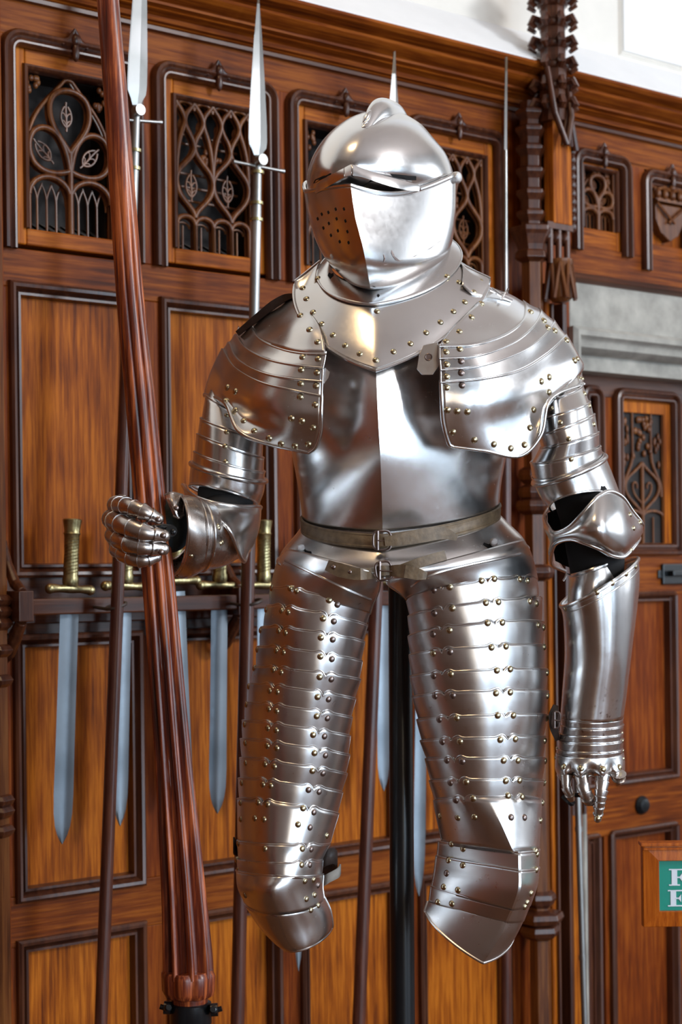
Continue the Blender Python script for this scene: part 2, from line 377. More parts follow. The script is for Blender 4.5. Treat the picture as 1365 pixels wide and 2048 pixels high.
# ---------------------------------------------------------------- belt
bv = tree(['breast', 'fauld'])
shell('waist_belt', [((603, 1034, -.2), (765, 1072, 12.2), (1001, 1015, -.8), .35), ((603, 1045, 0), (765, 1084, 12.8), (1001, 1026, -.6), .35), ((604, 1057, .1), (765, 1095, 12.9), (1000, 1037, -.5), .35)],
      SUIT, M['leather'], (-130, 130), nu=60, nv=3, thick=.003, rim='tb', rr=.0012)
belt = bpy.data.objects['waist_belt']
mb = strip_on(None, [(770, 1083, 14.6), (800, 1079, 14.6), (850, 1070, 13.9), (885, 1066, 12.8), (915, 1076, 11.9)], [9, 12, 14, 13, 6], 0, .003)
mb.build('belt_tongue', M['leather'], belt, angle=50)
def buckle(c, w, h, q, name='buckle', parent=SUIT, rot=0.0):
    mb = MB(); pts = []
    for k in range(28):
        a = 2*math.pi*k/28; x = abs(math.cos(a))**.6*math.copysign(w, math.cos(a)); y = abs(math.sin(a))**.6*math.copysign(h, math.sin(a))
        pts.append(P(c[0] + x*math.cos(rot) - y*math.sin(rot), c[1] + x*math.sin(rot) + y*math.cos(rot), q))
    mb.tube(pts, .0019, 8, closed=True)
    mb.tube([P(c[0] - w*.5, c[1] - h, q + .25), P(c[0] - w*.5, c[1] + h, q + .25)], .0024, 8)
    mb.tube([P(c[0] - w*.5, c[1], q + .4), P(c[0] + w*1.1, c[1] + 2, q + .4)], .0012, 8)
    return mb.build(name, M['iron'], parent)
buckle((765, 1081), 18, 19, 13.9)
mb = strip_on(None, [(748, 1081, 13.7), (765, 1081, 14.1), (778, 1081, 13.9)], 11, 0, .003); mb.build('belt_keeper', M['leather'], belt)
rv = rivet_mesh()
def free_rivet(px, py, q, r, parent, mesh=None, nrm=(0, -1, 0)):
    o = bpy.data.objects.new('rivet', mesh or rivet_mesh()); COL.objects.link(o); o.parent = parent; p = P(px, py, q); o.location = p - Vector(parent['_o'])
    R_ = r*px2m(p.y); o.scale = (R_, R_, R_); o.rotation_euler = Vector(nrm).to_track_quat('Z', 'Y').to_euler()
tm = rivet_mesh().copy(); tm.materials.clear(); tm.materials.append(M['steel_helm'])
# turning pins in keyholes
for kh in ([(598, 1092), (606, 1092), (614, 1102), (624, 1104), (624, 1110), (612, 1113), (610, 1104)], [(990, 1086), (982, 1084), (976, 1092), (968, 1086), (966, 1090), (978, 1098), (988, 1096)]): holes('keyhole', ['fauld'], [kh], fauld, M['void'])
for x, y, q in ((602, 1095, 7.5), (988, 1084, 6.5)): free_rivet(x, y, q, 8.5, fauld, tm, (0, -1, .4))
for o in SUIT.children: pass
# ---------------------------------------------------------------- gorget
gor = shell('gorget', [((648, 528, 0), (745, 588, 9), (905, 512, -1), .1), ((628, 545, 0), (750, 618, 12), (930, 530, -.5), .15), ((602, 560, 1), (752, 690, 16), (962, 550, .5), .25), ((588, 574, 2), (752, 741, 18.2), (980, 566, 1), .32)],
            SUIT, st, (-92, 92), nu=60, nv=7, rim='b', rr=.0022, key='gorget', angle=22)
shell('collar_lame', [((660, 508, -1), (742, 566, 6), (893, 500, -2), 0), ((648, 524, 0), (745, 586, 9.2), (905, 510, -1), .1), ((634, 538, .4), (749, 610, 11.9), (925, 524, -.2), .12)], gor, st, (-180, 180), nu=72, nv=5, rim='b', rr=.0009, key='gorget')
# upstanding rear collar corners
patch('collar_wing', [[(590, 562, 2.2), (612, 545, 1.2), (640, 522, -1)], [(588, 580, 2.4), (603, 590, 3.5), (632, 560, 3)], [(590, 600, 3), (608, 625, 5), (640, 600, 6)]], gor, st, rim='t', rr=.001, nu=6, nv=5)
patch('collar_wing', [[(900, 516, -1.2), (935, 535, -.2), (981, 556, .6)], [(925, 530, .6), (950, 555, 2.2), (980, 570, 1.6)], [(925, 570, 5), (945, 590, 5), (965, 595, 4)]], gor, st, rim='t', rr=.001, nu=6, nv=5)
rivets(['gorget'], [(146, 1103), (235, 1112), (152, 1165), (173, 1224), (209, 1297), (256, 1361), (318, 1421), (385, 1478), (464, 1523), (552, 1557), (648, 1512), (741, 1468), (826, 1408), (904, 1351), (975, 1293), (1037, 1241), (1085, 1186), (1124, 1126), (1006, 1133), (940, 1100), (558, 1292)], gor, 6.8, (550, 150), 2.73)
holes('heart_hole', ['gorget'], [[(656, 552), (659, 546), (663, 549), (667, 547), (668, 552), (661, 559)], [(754, 592), (757, 589), (760, 592), (757, 596)]], gor, M['void'])
# ---------------------------------------------------------------- helmet
hel = M['steel_helm']
helmet = shell('helmet', [((618, 392, -1), (700, 392, 11), (910, 388, -2)), ((616, 372, -.5), (700, 370, 13), (910, 368, -1.5)), ((617, 352, 0), (706, 340, 14.2), (908, 350, -1)), ((624, 325, 0), (712, 312, 14), (901, 325, -1)), ((638, 298, 0), (720, 285, 13), (889, 300, -1)),
                ((657, 274, 0), (731, 260, 11), (868, 275, -1)), ((680, 252, -.5), (742, 242, 8), (845, 250, -1.5)), ((704, 236, -1), (752, 230, 5), (822, 235, -2)), ((730, 226, -2), (763, 222, 2), (800, 225, -3)), ((752, 221, -3), (768, 219.5, -1.5), (784, 221, -4))],
               SUIT, hel, (-180, 180), k=.07, nu=96, nv=5, key='helmet', angle=50)
def comb_rows():
    rows = []
    spec = [(728, 262, 10.6, 8, 5), (738, 246, 9, 12, 15), (749, 236, 7, 17, 28), (760, 233, 4, 24, 36), (770, 232, 0, 30, 35), (780, 233, -4, 32, 28), (790, 240, -9, 30, 12)]
    for x, y, q, wd, hh in spec:
        rows.append([P(x + wd*math.sin(a) * (1 if a > -9 else 1), y - hh*max(0, math.cos(a))**0.75 + 4*(1 - math.cos(a)), q) for a in np.linspace(-math.pi/2, math.pi/2, 15)])
    a = np.array([[tuple(v) for v in r] for r in rows]); a = np.array([crm(a[:, j], 4) for j in range(a.shape[1])]).transpose(1, 0, 2)
    return [[Vector(v) for v in r] for r in a]
mb = MB(); mb.grid(comb_rows()); mb.build('comb', hel, helmet, angle=60, solid=.001, solid_off=0)
mb = MB(); mb.tube([P(728, 246, 9.6), P(733, 236, 9.4), P(740, 226, 8.2), P(745, 222, 7.0)], [.0025, .005, .005, .003], 10); mb.tube([P(727, 250, 10), P(737, 240, 10), P(742, 228, 8.8)], .0012, 6)
mb.build('comb_clip', hel, helmet, angle=60)
# sight ledge: a folded band standing forward of the visor
def band(name, top, bot, parent, mat, d=1.0):
    rows = []
    t = crm(np.array(top, float), 6); b = crm(np.array(bot, float), 6)
    r0 = [P(x, y + 1, q - 1.6) for x, y, q in t]; r1 = [P(*p) for p in t]; r3 = [P(*p) for p in b]; r2 = [(a + c)/2 + Vector((0, -.0015, 0)) for a, c in zip(r1, r3)]
    r4 = [P(x, y - 1, q - 1.4) for x, y, q in b]
    mb = MB(); mb.grid([r0, r1, r2, r3, r4]); return mb.build(name, mat, parent, angle=35, solid=.0012, solid_off=0)
band('sight_ledge', [(629, 372, 9.2), (640, 364, 11.5), (655, 354, 13.5), (672, 345, 15.0), (690, 336, 16.2)], [(630, 388, 8.8), (642, 381, 11.2), (657, 372, 13.4), (675, 362, 15.2), (690, 353, 16.6)], helmet, hel)
band('sight_ledge', [(689, 336.5, 16.15), (697, 332, 16.6), (704, 329, 17.0)], [(689, 353.5, 16.55), (697, 351, 17.0), (704, 350, 17.4)], helmet, hel)
band('sight_ledge', [(704, 329, 17.0), (725, 337, 16.4), (750, 346, 15.6), (785, 356, 13.8), (815, 364, 11.6), (842, 372, 9.0)], [(704, 350, 17.4), (725, 354, 16.9), (750, 362, 16.1), (785, 373, 14.2), (815, 380, 12.0), (842, 382, 9.0)], helmet, hel)
holes('sight_slot', ['helmet'], [[(628, 367), (632, 359), (645, 353), (663, 346), (664, 350), (648, 357), (634, 365)], [(780, 347), (800, 349), (832, 352), (832, 360), (815, 360), (785, 353)],
                                 [(640, 378), (665, 362), (704, 350), (745, 360), (790, 371), (820, 376), (800, 380), (760, 384), (702, 378), (660, 382), (645, 386)]], helmet, M['void'])
def bw(p, ph, t):
    s = math.sin(math.radians(ph)); f = (1 - t)**1.5
    dy = 0
    if abs(ph) <= 90: dy = (25*max(0, math.sin(min(1, abs(s))*math.pi))**.9 if s > 0 else 17*abs(s)**1.3*(1 if s > -.9 else 1 - (abs(s) - .9)*9))
    else: dy = 0
    return (0, dy*f, 0)
bevor = shell('bevor', [((609, 366, 1), (702, 370, 16.4), (912, 350, -1), .58), ((613, 400, 1), (707, 410, 16.6), (912, 395, -1), .58), ((619, 430, 1), (712, 440, 16.8), (911, 430, -1), .58), ((634, 480, 1), (724, 485, 16.6), (905, 480, -1), .54), ((656, 518, 1), (733, 528, 15.4), (894, 517, -1), .45),
                ((690, 547, 0), (741, 573, 11.5), (868, 549, -2), .3), ((715, 552, -1), (745, 580, 8), (843, 558, -3), .2)], helmet, hel, (-125, 125), nu=84, nv=6, rim='t', rr=.0028, key='bevor', warp0=bw, angle=24)
shell('neck_guard', [((622, 400, -4), (760, 395, -4.5), (906, 395, -4)), ((640, 480, -4), (765, 480, -4.5), (902, 480, -4)), ((690, 540, -2), (765, 545, -3), (870, 540, -3))], helmet, hel, (90, 270), nu=24, nv=4)
def loz(x, y, r=4.2, a=1.0): return [(x - r*.7*a, y - r*.3), (x, y - r), (x + r*.7*a, y + r*.3), (x, y + r)]
holes('breath_hole', ['bevor'], [loz(550 + x/2.73, 150 + y/2.73, 4.0, .8) for x, y in [(237, 785), (259, 760), (295, 750), (335, 733), (380, 732), (268, 835), (298, 810), (340, 785), (388, 797), (309, 875), (347, 850), (399, 855), (357, 910), (405, 915)]], bevor, M['void'])
holes('crack', ['bevor'], [[(783, 500), (785, 505), (788, 512), (793, 518), (800, 522), (797, 518 + 5.2), (790, 520), (785, 513), (782, 506)], [(766, 524), (769, 516), (766, 509), (767.5, 509), (770.5, 516), (768, 525)]], bevor, M['iron'])
bv = tree(['bevor'])                                     # lower lame seam of the chin
pts = [hit(bv, x, y) for x, y in [(660, 517), (680, 523), (705, 529), (733, 531), (770, 529), (800, 522), (830, 512), (860, 497), (880, 482)]]
mb = MB(); mb.tube([h[0] + h[1]*.0003 for h in pts if h], .0008, 6); mb.build('chin_seam', M['iron'], bevor)
free_rivet(915, 355, -.5, 12, helmet, tm, (.8, -.6, 0)); free_rivet(665, 512, 9, 6, helmet, tm, (-.8, -.6, 0))
# ---------------------------------------------------------------- thigh guards (tassets)
def lame_stack(root, key, edges, arcs, mat, open_side, names, notches, k=0.0, rimw=.0016):
    """edges: list of (L, M, R, k); every lame reaches from its own top edge to just under the next"""
    for i in range(len(edges) - 1):
        a, b = edges[i], edges[i + 1]
        L, Mm, R = (np.array(v, float) for v in a[:3]); L2, M2, R2 = (np.array(v, float) for v in b[:3])
        c2 = (L2 + R2)/2; sh = names.get(i, ('lame', .95))[1]
        def shr(p, f=sh): return tuple([c2[0] + (p[0] - c2[0])*f, p[1] + 5, p[2] - (.12 if abs(p[0] - c2[0]) < 45 else .3)])
        mid = [tuple((L + L2)/2*1.0), tuple((Mm + M2)/2), tuple((R + R2)/2)]
        mid = [((mid[0][0] - c2[0])*(1 - (1 - sh)*.35) + c2[0], mid[0][1], mid[0][2]), mid[1], ((mid[2][0] - c2[0])*(1 - (1 - sh)*.35) + c2[0], mid[2][1], mid[2][2])]
        nx = notches[i] if i < len(notches) else []
        def wf(p, ph, t, nx=nx):
            if t > .25 or abs(ph) > 95: return (0, 0, 0)
            f = 1 - t/.25; d = 0
            for x in nx:
                e = abs(p[0] - x)
                d += (8*max(0, 1 - e/5.0) - 4.5*math.exp(-((e - 13)/8.0)**2))
            return (0, d*f, 0)
        ka = a[3] if len(a) > 3 else k; kb = b[3] if len(b) > 3 else k
        shell(names.get(i, ('lame', 0))[0], [(tuple(L), tuple(Mm), tuple(R), ka), (mid[0], mid[1], mid[2], (ka + kb)/2), (shr(L2), shr(M2), shr(R2), kb)], root, mat, arcs, nu=110, nv=4,
              rim=('t' + open_side), rr=.0006, key=key, warp0=wf, angle=30)
Q0, QF = 0, 11
tl = M['steel_thigh']
# viewer's left leg
g1 = shell('thigh_guard', [((572, 1098, 1), (668, 1120, 14.6), (762, 1152, 13), 0), ((556, 1122, .5), (655, 1150, 14.2), (758, 1182, 9.5), 0), ((545, 1160, 0), (645, 1180, 13.2), (746, 1212, 5.5), 0), ((541, 1184, 0), (640, 1200, 12.6), (741, 1228, 4), 0)],
           SUIT, tl, (-120, 84), nu=60, nv=5, rim='r', rr=.0016, key='legL')
E1 = [((541, 1176), (640, 1189), (741, 1222)), ((534, 1212), (634, 1224), (735, 1251)), ((522, 1255), (624, 1262), (730, 1284)), ((515, 1294), (620, 1302), (725, 1323)), ((508, 1334), (614, 1342), (722, 1359)),
      ((499, 1368), (605, 1378), (712, 1398)), ((492, 1405), (598, 1416), (705, 1435)), ((485, 1441), (593, 1453), (701, 1472)), ((481, 1478), (590, 1490), (700, 1510)), ((480, 1516), (588, 1528), (695, 1548)),
      ((477, 1557), (580, 1566), (686, 1585)), ((475, 1598), (575, 1607), (678, 1628)), ((475, 1681), (562, 1690), (661, 1686)), ((474, 1718), (560, 1726), (646, 1719)), ((473, 1741), (560, 1752), (647, 1748)), ((494, 1800), (565, 1828), (650, 1792))]
qf = [12.8, 12.9, 13, 13, 13, 12.8, 12.6, 12.4, 12.2, 12, 11.8, 11.8, 13, 14, 14.5, 12.5]
qr = [3.5, 3, 2.5, 2, 2, 1.5, 1.5, 1, 1, 1, .5, .5, 1, 1, 1, 2]
E1 = [((a[0], a[1], 0 - i*.05), (m[0], m[1], qf[i]), (b[0], b[1], qr[i])) for i, (a, m, b) in enumerate(E1)]
LR1 = [(565, 108), (617, 130), (877, 203), (943, 238), (420, 105), (497, 287), (550, 300), (829, 350), (914, 372), (473, 450), (527, 465), (811, 503), (905, 518), (453, 607), (511, 622), (807, 655), (898, 675),
       (430, 762), (492, 782), (801, 820), (894, 838), (401, 930), (461, 938), (784, 980), (871, 998), (394, 1077), (456, 1093), (777, 1134), (862, 1150), (385, 1230), (453, 1248), (748, 1284), (838, 1295),
       (382, 1372), (457, 1391), (759, 1430), (846, 1448), (364, 1520), (437, 1538), (743, 1573), (827, 1593), (347, 1683), (408, 1692), (711, 1725), (795, 1740), (365, 280), (332, 445), (305, 600), (280, 748), (237, 895), (218, 1040), (203, 1200), (208, 1350), (210, 1510), (180, 1670)]
LR2 = [(308, 420), (382, 438), (667, 468), (753, 500), (282, 548), (355, 557), (627, 598), (722, 622), (856, 688), (170, 425), (172, 555)]
KR = [(660, 793), (731, 797), (362, 793), (654, 922), (719, 922), (681, 1053), (750, 1042), (785, 1086), (757, 1163), (692, 1196), (786, 1246), (728, 1284), (140, 750), (138, 880), (140, 960), (205, 1165)]
def cvx(p, ox, s): return ox + p/s
def notch_from(pairs, ox, s=4.0147): return [[ox + (a + b)/2/s for a, b in row] for row in pairs]
n1 = notch_from([[(565, 617), (877, 943)], [(497, 550), (829, 914)], [(473, 527), (811, 905)], [(453, 511), (807, 898)], [(430, 492), (801, 894)], [(401, 461), (784, 871)], [(394, 456), (777, 862)], [(385, 453), (748, 838)],
                 [(382, 457), (759, 846)], [(364, 437), (743, 827)], [(347, 408), (711, 795)], [(308, 382), (667, 753)]], 440)
n1 += [notch_from([[(660, 731)]], 440)[0], notch_from([[(654, 719)]], 440)[0], notch_from([[(690, 745)]], 440)[0]]
lame_stack(g1, 'legL', E1[:13], (-115, 87), tl, 'r', {11: ('lower_thigh_plate', .985)}, n1)
kn1 = shell('knee_guard', [(E1[14][0], E1[14][1], E1[14][2], .05), ((476, 1772, 0), (545, 1785, 15.2), (648, 1772, 1.5), .1), ((490, 1800, 1), (560, 1830, 13), (650, 1796, 2), .08)], SUIT, tl, (-120, 87), nu=80, nv=6, rim='tr', rr=.0009, key='legL')
lame_stack(kn1, 'legL', E1[12:15], (-115, 87), tl, 'r', {}, n1[12:])
shell('lower_knee_lame', [((486, 1794, .5), (556, 1828, 12.6), (650, 1792, 1.8), .05), ((515, 1840, 1), (574, 1862, 11), (664, 1818, 1.5), .04), ((545, 1870, 1), (592, 1892, 10), (670, 1846, 1), 0), ((560, 1880, 1), (600, 1901, 9.5), (668, 1856, .5), 0)],
      kn1, M['steel'], (-120, 88), nu=60, nv=5, rim='br', rr=.0012, key='legL')
rivets(['legL'], LR1, g1, 6.8, (440, 1150), 4.0147, iron=set([(943, 238), (914, 372), (905, 518), (898, 675), (894, 838), (871, 998), (862, 1150), (838, 1295), (846, 1448), (827, 1593), (711, 1725), (795, 1740)]))
rivets(['legL'], LR2, g1, 6.8, (440, 1500), 4.0147, iron=set([(753, 500), (722, 622)]))
rivets(['legL'], KR, kn1, 6.8, (440, 1500), 4.0147, iron=set([(731, 797), (719, 922), (785, 1086)]))
# viewer's right leg
g2 = shell('thigh_guard', [((774, 1150, 13), (900, 1118, 16), (1046, 1078, 1), 0), ((776, 1168, 12), (915, 1130, 16), (1060, 1100, .5), 0), ((800, 1186, 9), (922, 1148, 15), (1070, 1130, 0), 0), ((813, 1200, 5), (928, 1166, 14), (1076, 1158, 0), 0)],
           SUIT, tl, (-84, 120), nu=60, nv=5, rim='l', rr=.0018, key='legR')
E2 = [((812, 1193), (930, 1166), (1074, 1155)), ((817, 1235), (935, 1207), (1084, 1198)), ((817, 1275), (943, 1247), (1089, 1245)), ((819, 1311), (950, 1293), (1092, 1291)), ((821, 1353), (955, 1340), (1096, 1339)), ((825, 1394), (960, 1381), (1098, 1383)),
      ((834, 1440), (965, 1430), (1096, 1430)), ((841, 1482), (966, 1474), (1092, 1473)), ((851, 1518), (968, 1515), (1091, 1516)), ((859, 1562), (970, 1558), (1089, 1561)), ((868, 1602), (975, 1593), (1085, 1599)), ((875, 1682), (1030, 1702), (1079, 1694), .35)]
qf2 = [14, 14, 14, 14, 14, 13.8, 13.6, 13.3, 13, 12.6, 12.3, 13.5]; ql2 = [4, 3.5, 3, 2.5, 2, 2, 1.5, 1.5, 1, 1, 1, 1.5]
E2 = [((e[0][0], e[0][1], ql2[i]), (e[1][0], e[1][1], qf2[i]), (e[2][0], e[2][1], 0), e[3] if len(e) > 3 else 0) for i, e in enumerate(E2)]
RR1 = [(353, 322), (482, 298), (736, 247), (838, 232), (1043, 235), (1105, 245), (358, 508), (502, 468), (771, 425), (871, 418), (1122, 412), (1177, 430), (348, 676), (478, 645), (785, 587), (902, 583), (1190, 603), (1232, 622),
       (350, 830), (484, 818), (816, 783), (931, 774), (1237, 778), (354, 1010), (490, 997), (859, 967), (966, 957), (1260, 985), (364, 1172), (506, 1168), (852, 1150), (966, 1143), (1275, 1170), (399, 1361), (537, 1350), (866, 1328), (991, 1328), (1258, 1350),
       (423, 1540), (564, 1538), (886, 1523), (1007, 1518), (1242, 1530), (460, 1688), (582, 1697), (913, 1690), (1028, 1690), (1245, 1693)]
RR2 = [(488, 262), (614, 257), (930, 248), (1040, 245), (1237, 262), (531, 403), (669, 389), (950, 367), (1062, 376), (1222, 423), (406, 530), (548, 543), (681, 538), (973, 541), (1080, 542), (1207, 565)]
KR2 = [(496, 755), (591, 792), (1170, 810), (1180, 835), (475, 885), (589, 925), (459, 990), (436, 1100), (550, 1125), (1175, 960), (388, 1222), (501, 1235), (1132, 1150), (1100, 1225), (1083, 1258)]
n2 = notch_from([[(353, 482), (736, 838), (1043, 1105)], [(358, 502), (771, 871), (1122, 1177)], [(348, 478), (785, 902)], [(350, 484), (816, 931)], [(354, 490), (859, 966)], [(364, 506), (852, 966)], [(399, 537), (866, 991)], [(423, 564), (886, 1007)], [(460, 582), (913, 1028)],
                 [(488, 614), (930, 1040)], [(531, 669), (950, 1062)]], 780)
lame_stack(g2, 'legR', E2, (-86, 115), tl, 'l', {10: ('lower_thigh_plate', .985)}, n2)
KE = [((873, 1682, 1.5), (1040, 1705, 13.6), (1078, 1697, 0), .6), ((868, 1711, 1.5), (1041, 1741, 14.6), (1077, 1733, 0), .6), ((857, 1771, 2), (1026, 1817, 14), (1060, 1800, 0), .6), ((850, 1802, 2), (1014, 1841, 12.5), (1048, 1832, .5), .55)]
kn2 = shell('knee_guard', [KE[1], ((864, 1740, 2), (1040, 1779, 15.2), (1072, 1768, 0), .6), (tuple(np.array(KE[2][0]) + (1, 4, -.3)), tuple(np.array(KE[2][1]) + (0, 4, -.3)), tuple(np.array(KE[2][2]) + (0, 4, -.3)), .6)], SUIT, tl, (-87, 115), nu=80, nv=6, rim='tl', rr=.001, key='legR', angle=24)
def low(a): return (tuple(np.array(a[0]) + (2, 5, -.4)), tuple(np.array(a[1]) + (0, 5, -.4)), tuple(np.array(a[2]) + (-2, 5, -.4)), a[3])
shell('upper_knee_lame', [KE[0], low(KE[1])], kn2, tl, (-87, 115), nu=80, nv=5, rim='tl', rr=.0009, key='legR', angle=24)
shell('lower_knee_lame', [(tuple(np.array(KE[2][0]) + (0, 0, -.2)), tuple(np.array(KE[2][1]) + (0, 0, -.5)), KE[2][2], .6), low(KE[3])], kn2, tl, (-87, 115), nu=80, nv=5, rim='tl', rr=.0007, key='legR', angle=24)
shell('pointed_knee_plate', [(tuple(np.array(KE[3][0]) + (1, 0, -.2)), tuple(np.array(KE[3][1]) + (0, 0, -.4)), KE[3][2], .6), ((847, 1812, 2.2), (1003, 1868, 12), (1044, 1836, 1), .55), ((846, 1818, 2.4), (982, 1902, 11.5), (1038, 1846, 1.2), .5), ((848, 1822, 2.6), (967, 1926, 11), (1030, 1858, 1.5), .42)],
      kn2, tl, (-87, 88), nu=80, nv=6, rim='bl', rr=.0016, key='legR', angle=24)
rivets(['legR'], RR1, g2, 7.2, (780, 1100), 4.0147, iron=set([(353, 322), (358, 508), (348, 676), (484, 818), (354, 1010), (364, 1172), (506, 1168), (399, 1361), (423, 1540), (460, 1688), (582, 1697)]))
rivets(['legR'], RR2, g2, 7.2, (780, 1500), 4.0147, iron=set([(488, 262), (531, 403), (973, 541), (1080, 542)]))
rivets(['legR'], KR2, kn2, 7.2, (780, 1500), 4.0147, iron=set([(459, 990)]))
# raised roped lines across the two top plates
for key, g, pts in (('legL', g1, [(572, 1121), (610, 1139), (650, 1158), (700, 1181), (741, 1199)]), ('legR', g2, [(824, 1172), (845, 1158), (880, 1144), (940, 1129), (1000, 1117), (1040, 1108)])):
    bv = tree([key, 'fauld']); hs = [hit(bv, *p) for p in crm(np.array(pts, float), 4)]
    mb = MB(); mb.tube([h[0] + h[1]*.0006 for h in hs if h], .0024, 8); mb.build('raised_border', tl, g)
# the lower strap lies over the fauld and the leg plates
bv = tree(['fauld', 'legL', 'legR'])
sl = strip_on(bv, [(654, 1130, 12.2), (680, 1140, 13.6), (715, 1148, 14.6), (757, 1145, 15.4)], [11, 14, 12, 11], .001, .003).build('lower_strap', M['leather'], SUIT, angle=50)
strip_on(bv, [(805, 1138, 14.9), (850, 1122, 13.4), (892, 1110, 11.6)], 10, .001, .0025).build('strap_end', M['leather'], sl, angle=50)
strip_on(bv, [(772, 1142, 15.7), (805, 1142, 15.6), (835, 1148, 15.2), (854, 1152, 15.0)], [10, 13, 12, 7], .006, .003).build('strap_tongue', M['leather'], sl, angle=50)
buckle((768, 1141), 16, 18, 16.6, rot=-.15)
strip_on(None, [(752, 1143, 16.0), (768, 1141, 16.3), (782, 1141, 16.1)], 10, 0, .003).build('strap_keeper', M['leather'], sl)
for x, y in ((668, 1134), (701, 1144), (874, 1117)):
    h = hit(bv, x, y); q_ = (D0 - h[0].y)*100 + .55; free_rivet(x, y, q_, 5, sl, rivet_mesh.iron)
# knee strap of the viewer's left knee
mb = MB()
def ribbon(name, pts, w, mat, parent, th=.0025):
    pts = crm(np.array(pts, float), 6); rows = []
    for p in pts:
        a = P(p[0], p[1] - w, p[2]); b = P(p[0], p[1] + w, p[2]); rows.append([a, b])
    m_ = MB(); m_.grid(rows); o = m_.build(name, mat, parent, angle=60); md = o.modifiers.new('thickness', 'SOLIDIFY'); md.thickness = th; md.offset = 0; return o
ribbon('knee_strap', [(640, 1722, 0), (655, 1715, 1.5), (668, 1712, 1), (674, 1722, -1), (660, 1738, -4), (600, 1730, -8), (500, 1700, -7), (472, 1695, -3), (468, 1690, -1)], 16, M['leather_dark'], kn1)
ribbon('knee_strap_end', [(645, 1764, 0), (658, 1756, 1.5), (676, 1746, 1.5), (681, 1738, 0)], 10, M['leather_pale'], kn1)
# ---------------------------------------------------------------- shoulders
def shoulder(rows_list, main_rows, side, key):
    root = patch('shoulder_guard', rows_list[0], SUIT, st, nu=8, nv=5, rim='b', rr=.0009, key=key, angle=50)
    for r in rows_list[1:]: patch('shoulder_lame', r, root, st, nu=8, nv=4, rim='b', rr=.0009, key=key, angle=50)
    return root
# viewer's left. columns run from the back silhouette to the chest edge
s0 = [[(478, 652, -14), (476, 664, -9), (520, 628, -5), (560, 606, -2), (588, 592, 1), (600, 600, 4)], [(480, 665, -13), (484, 668, -8), (528, 655, 1), (575, 650, 8), (615, 648, 11), (640, 652, 12)], [(486, 650, -13), (490, 645, -8), (520, 676, 4), (560, 692, 10), (610, 706, 14), (655, 700, 16)]]
e1 = [(494, 650, -12), (499, 646, -7.5), (518, 678, 4), (560, 698, 10.5), (606, 707, 14), (652, 708, 16)]
e2 = [(470, 672, -13), (475, 674, -8), (494, 699, 3.5), (535, 719, 10.5), (590, 730, 14.5), (646, 736, 16.2)]
e3 = [(456, 688, -13), (460, 690, -8), (476, 720, 3), (520, 744, 11), (580, 757, 15), (645, 763, 16.2)]
e4 = [(442, 706, -14), (447, 702, -8.5), (468, 734, 2.5), (515, 762, 11), (575, 778, 15), (644, 792, 16)]
def lip(r, d=.35, dy=0): return [(x, y + dy, q + d) for x, y, q in r]
def midr(a, b, f=.5): return [tuple(np.array(p)*(1 - f) + np.array(s)*f + (0, 0, .15)) for p, s in zip(a, b)]
shL = patch('shoulder_guard', [s0[0], s0[1], lip(e1, .3)], SUIT, st, nu=8, nv=6, rim='b', rr=.001, key='shL', angle=50)
for a, b in ((e1, e2), (e2, e3), (e3, e4)): patch('shoulder_lame', [lip(a, -.1, -4), midr(a, b), lip(b, .3)], shL, st, nu=8, nv=4, rim='br', rr=.001, key='shL', angle=50)
r5 = [(425, 738, -14), (430, 732, -8.5), (450, 765, 2), (502, 803, 11), (570, 818, 15), (643, 825, 16)]
r6 = [(415, 768, -14), (418, 764, -8.5), (446, 790, 2.5), (492, 838, 9), (560, 860, 13.5), (642, 862, 15)]
r7 = [(410, 790, -14), (413, 786, -8.5), (451, 806, 5), (480, 858, 10.5), (528, 881, 12), (632, 893, 14)]
patch('breast_flange_plate', [lip(e4, -.1, -4), r5, r6, r7, [(410, 792, -14), (413, 790, -8.4), (451, 808, 5.2), (478, 862, 10.5), (530, 886, 11.8), (618, 905, 13.2)]], shL, st, nu=9, nv=6, rim='rb', rr=.0024, key='shL', angle=50)
rivets(['shL'], [(836, 438), (898, 532), (951, 614), (955, 726), (851, 714), (842, 798), (947, 817), (838, 890), (941, 905), (835, 978), (935, 1031), (776, 1122), (846, 1140), (921, 1183), (889, 1293), (800, 1304), (708, 1290), (628, 1255), (351, 916), (405, 943), (340, 1003), (404, 1066), (459, 1138), (529, 1205)], shL, 7.2, (350, 500), 3.329)
# viewer's right, columns from the chest edge to the back silhouette
f0 = [(880, 690, 15.5), (905, 655, 12), (935, 625, 9), (960, 600, 4), (985, 582, -3), (990, 578, -9)]
f1 = [(880, 693, 16), (950, 690, 14.5), (1008, 672, 9), (1045, 645, 3), (1052, 618, -4), (1046, 604, -10)]
f2 = [(880, 717, 16.5), (955, 712, 15), (1025, 687, 9), (1066, 656, 2.5), (1082, 628, -4), (1078, 618, -11)]
f3 = [(882, 740, 16.5), (962, 732, 15), (1040, 705, 9), (1085, 676, 2), (1108, 648, -5), (1106, 640, -12)]
f4 = [(882, 765, 16.5), (970, 757, 15), (1040, 741, 10), (1095, 708, 3), (1130, 675, -5), (1132, 670, -12)]
fm = [(882, 690, 15.7), (930, 670, 13), (975, 650, 8.5), (1010, 625, 3), (1026, 600, -4), (1022, 590, -10)]
shR = patch('shoulder_guard', [f0, fm, lip(f1, .3)], SUIT, st, nu=8, nv=6, rim='b', rr=.001, key='shR', angle=50)
for a, b in ((f1, f2), (f2, f3), (f3, f4)): patch('shoulder_lame', [lip(a, -.1, -4), midr(a, b), lip(b, .3)], shR, st, nu=8, nv=4, rim='bl', rr=.001, key='shR', angle=50)
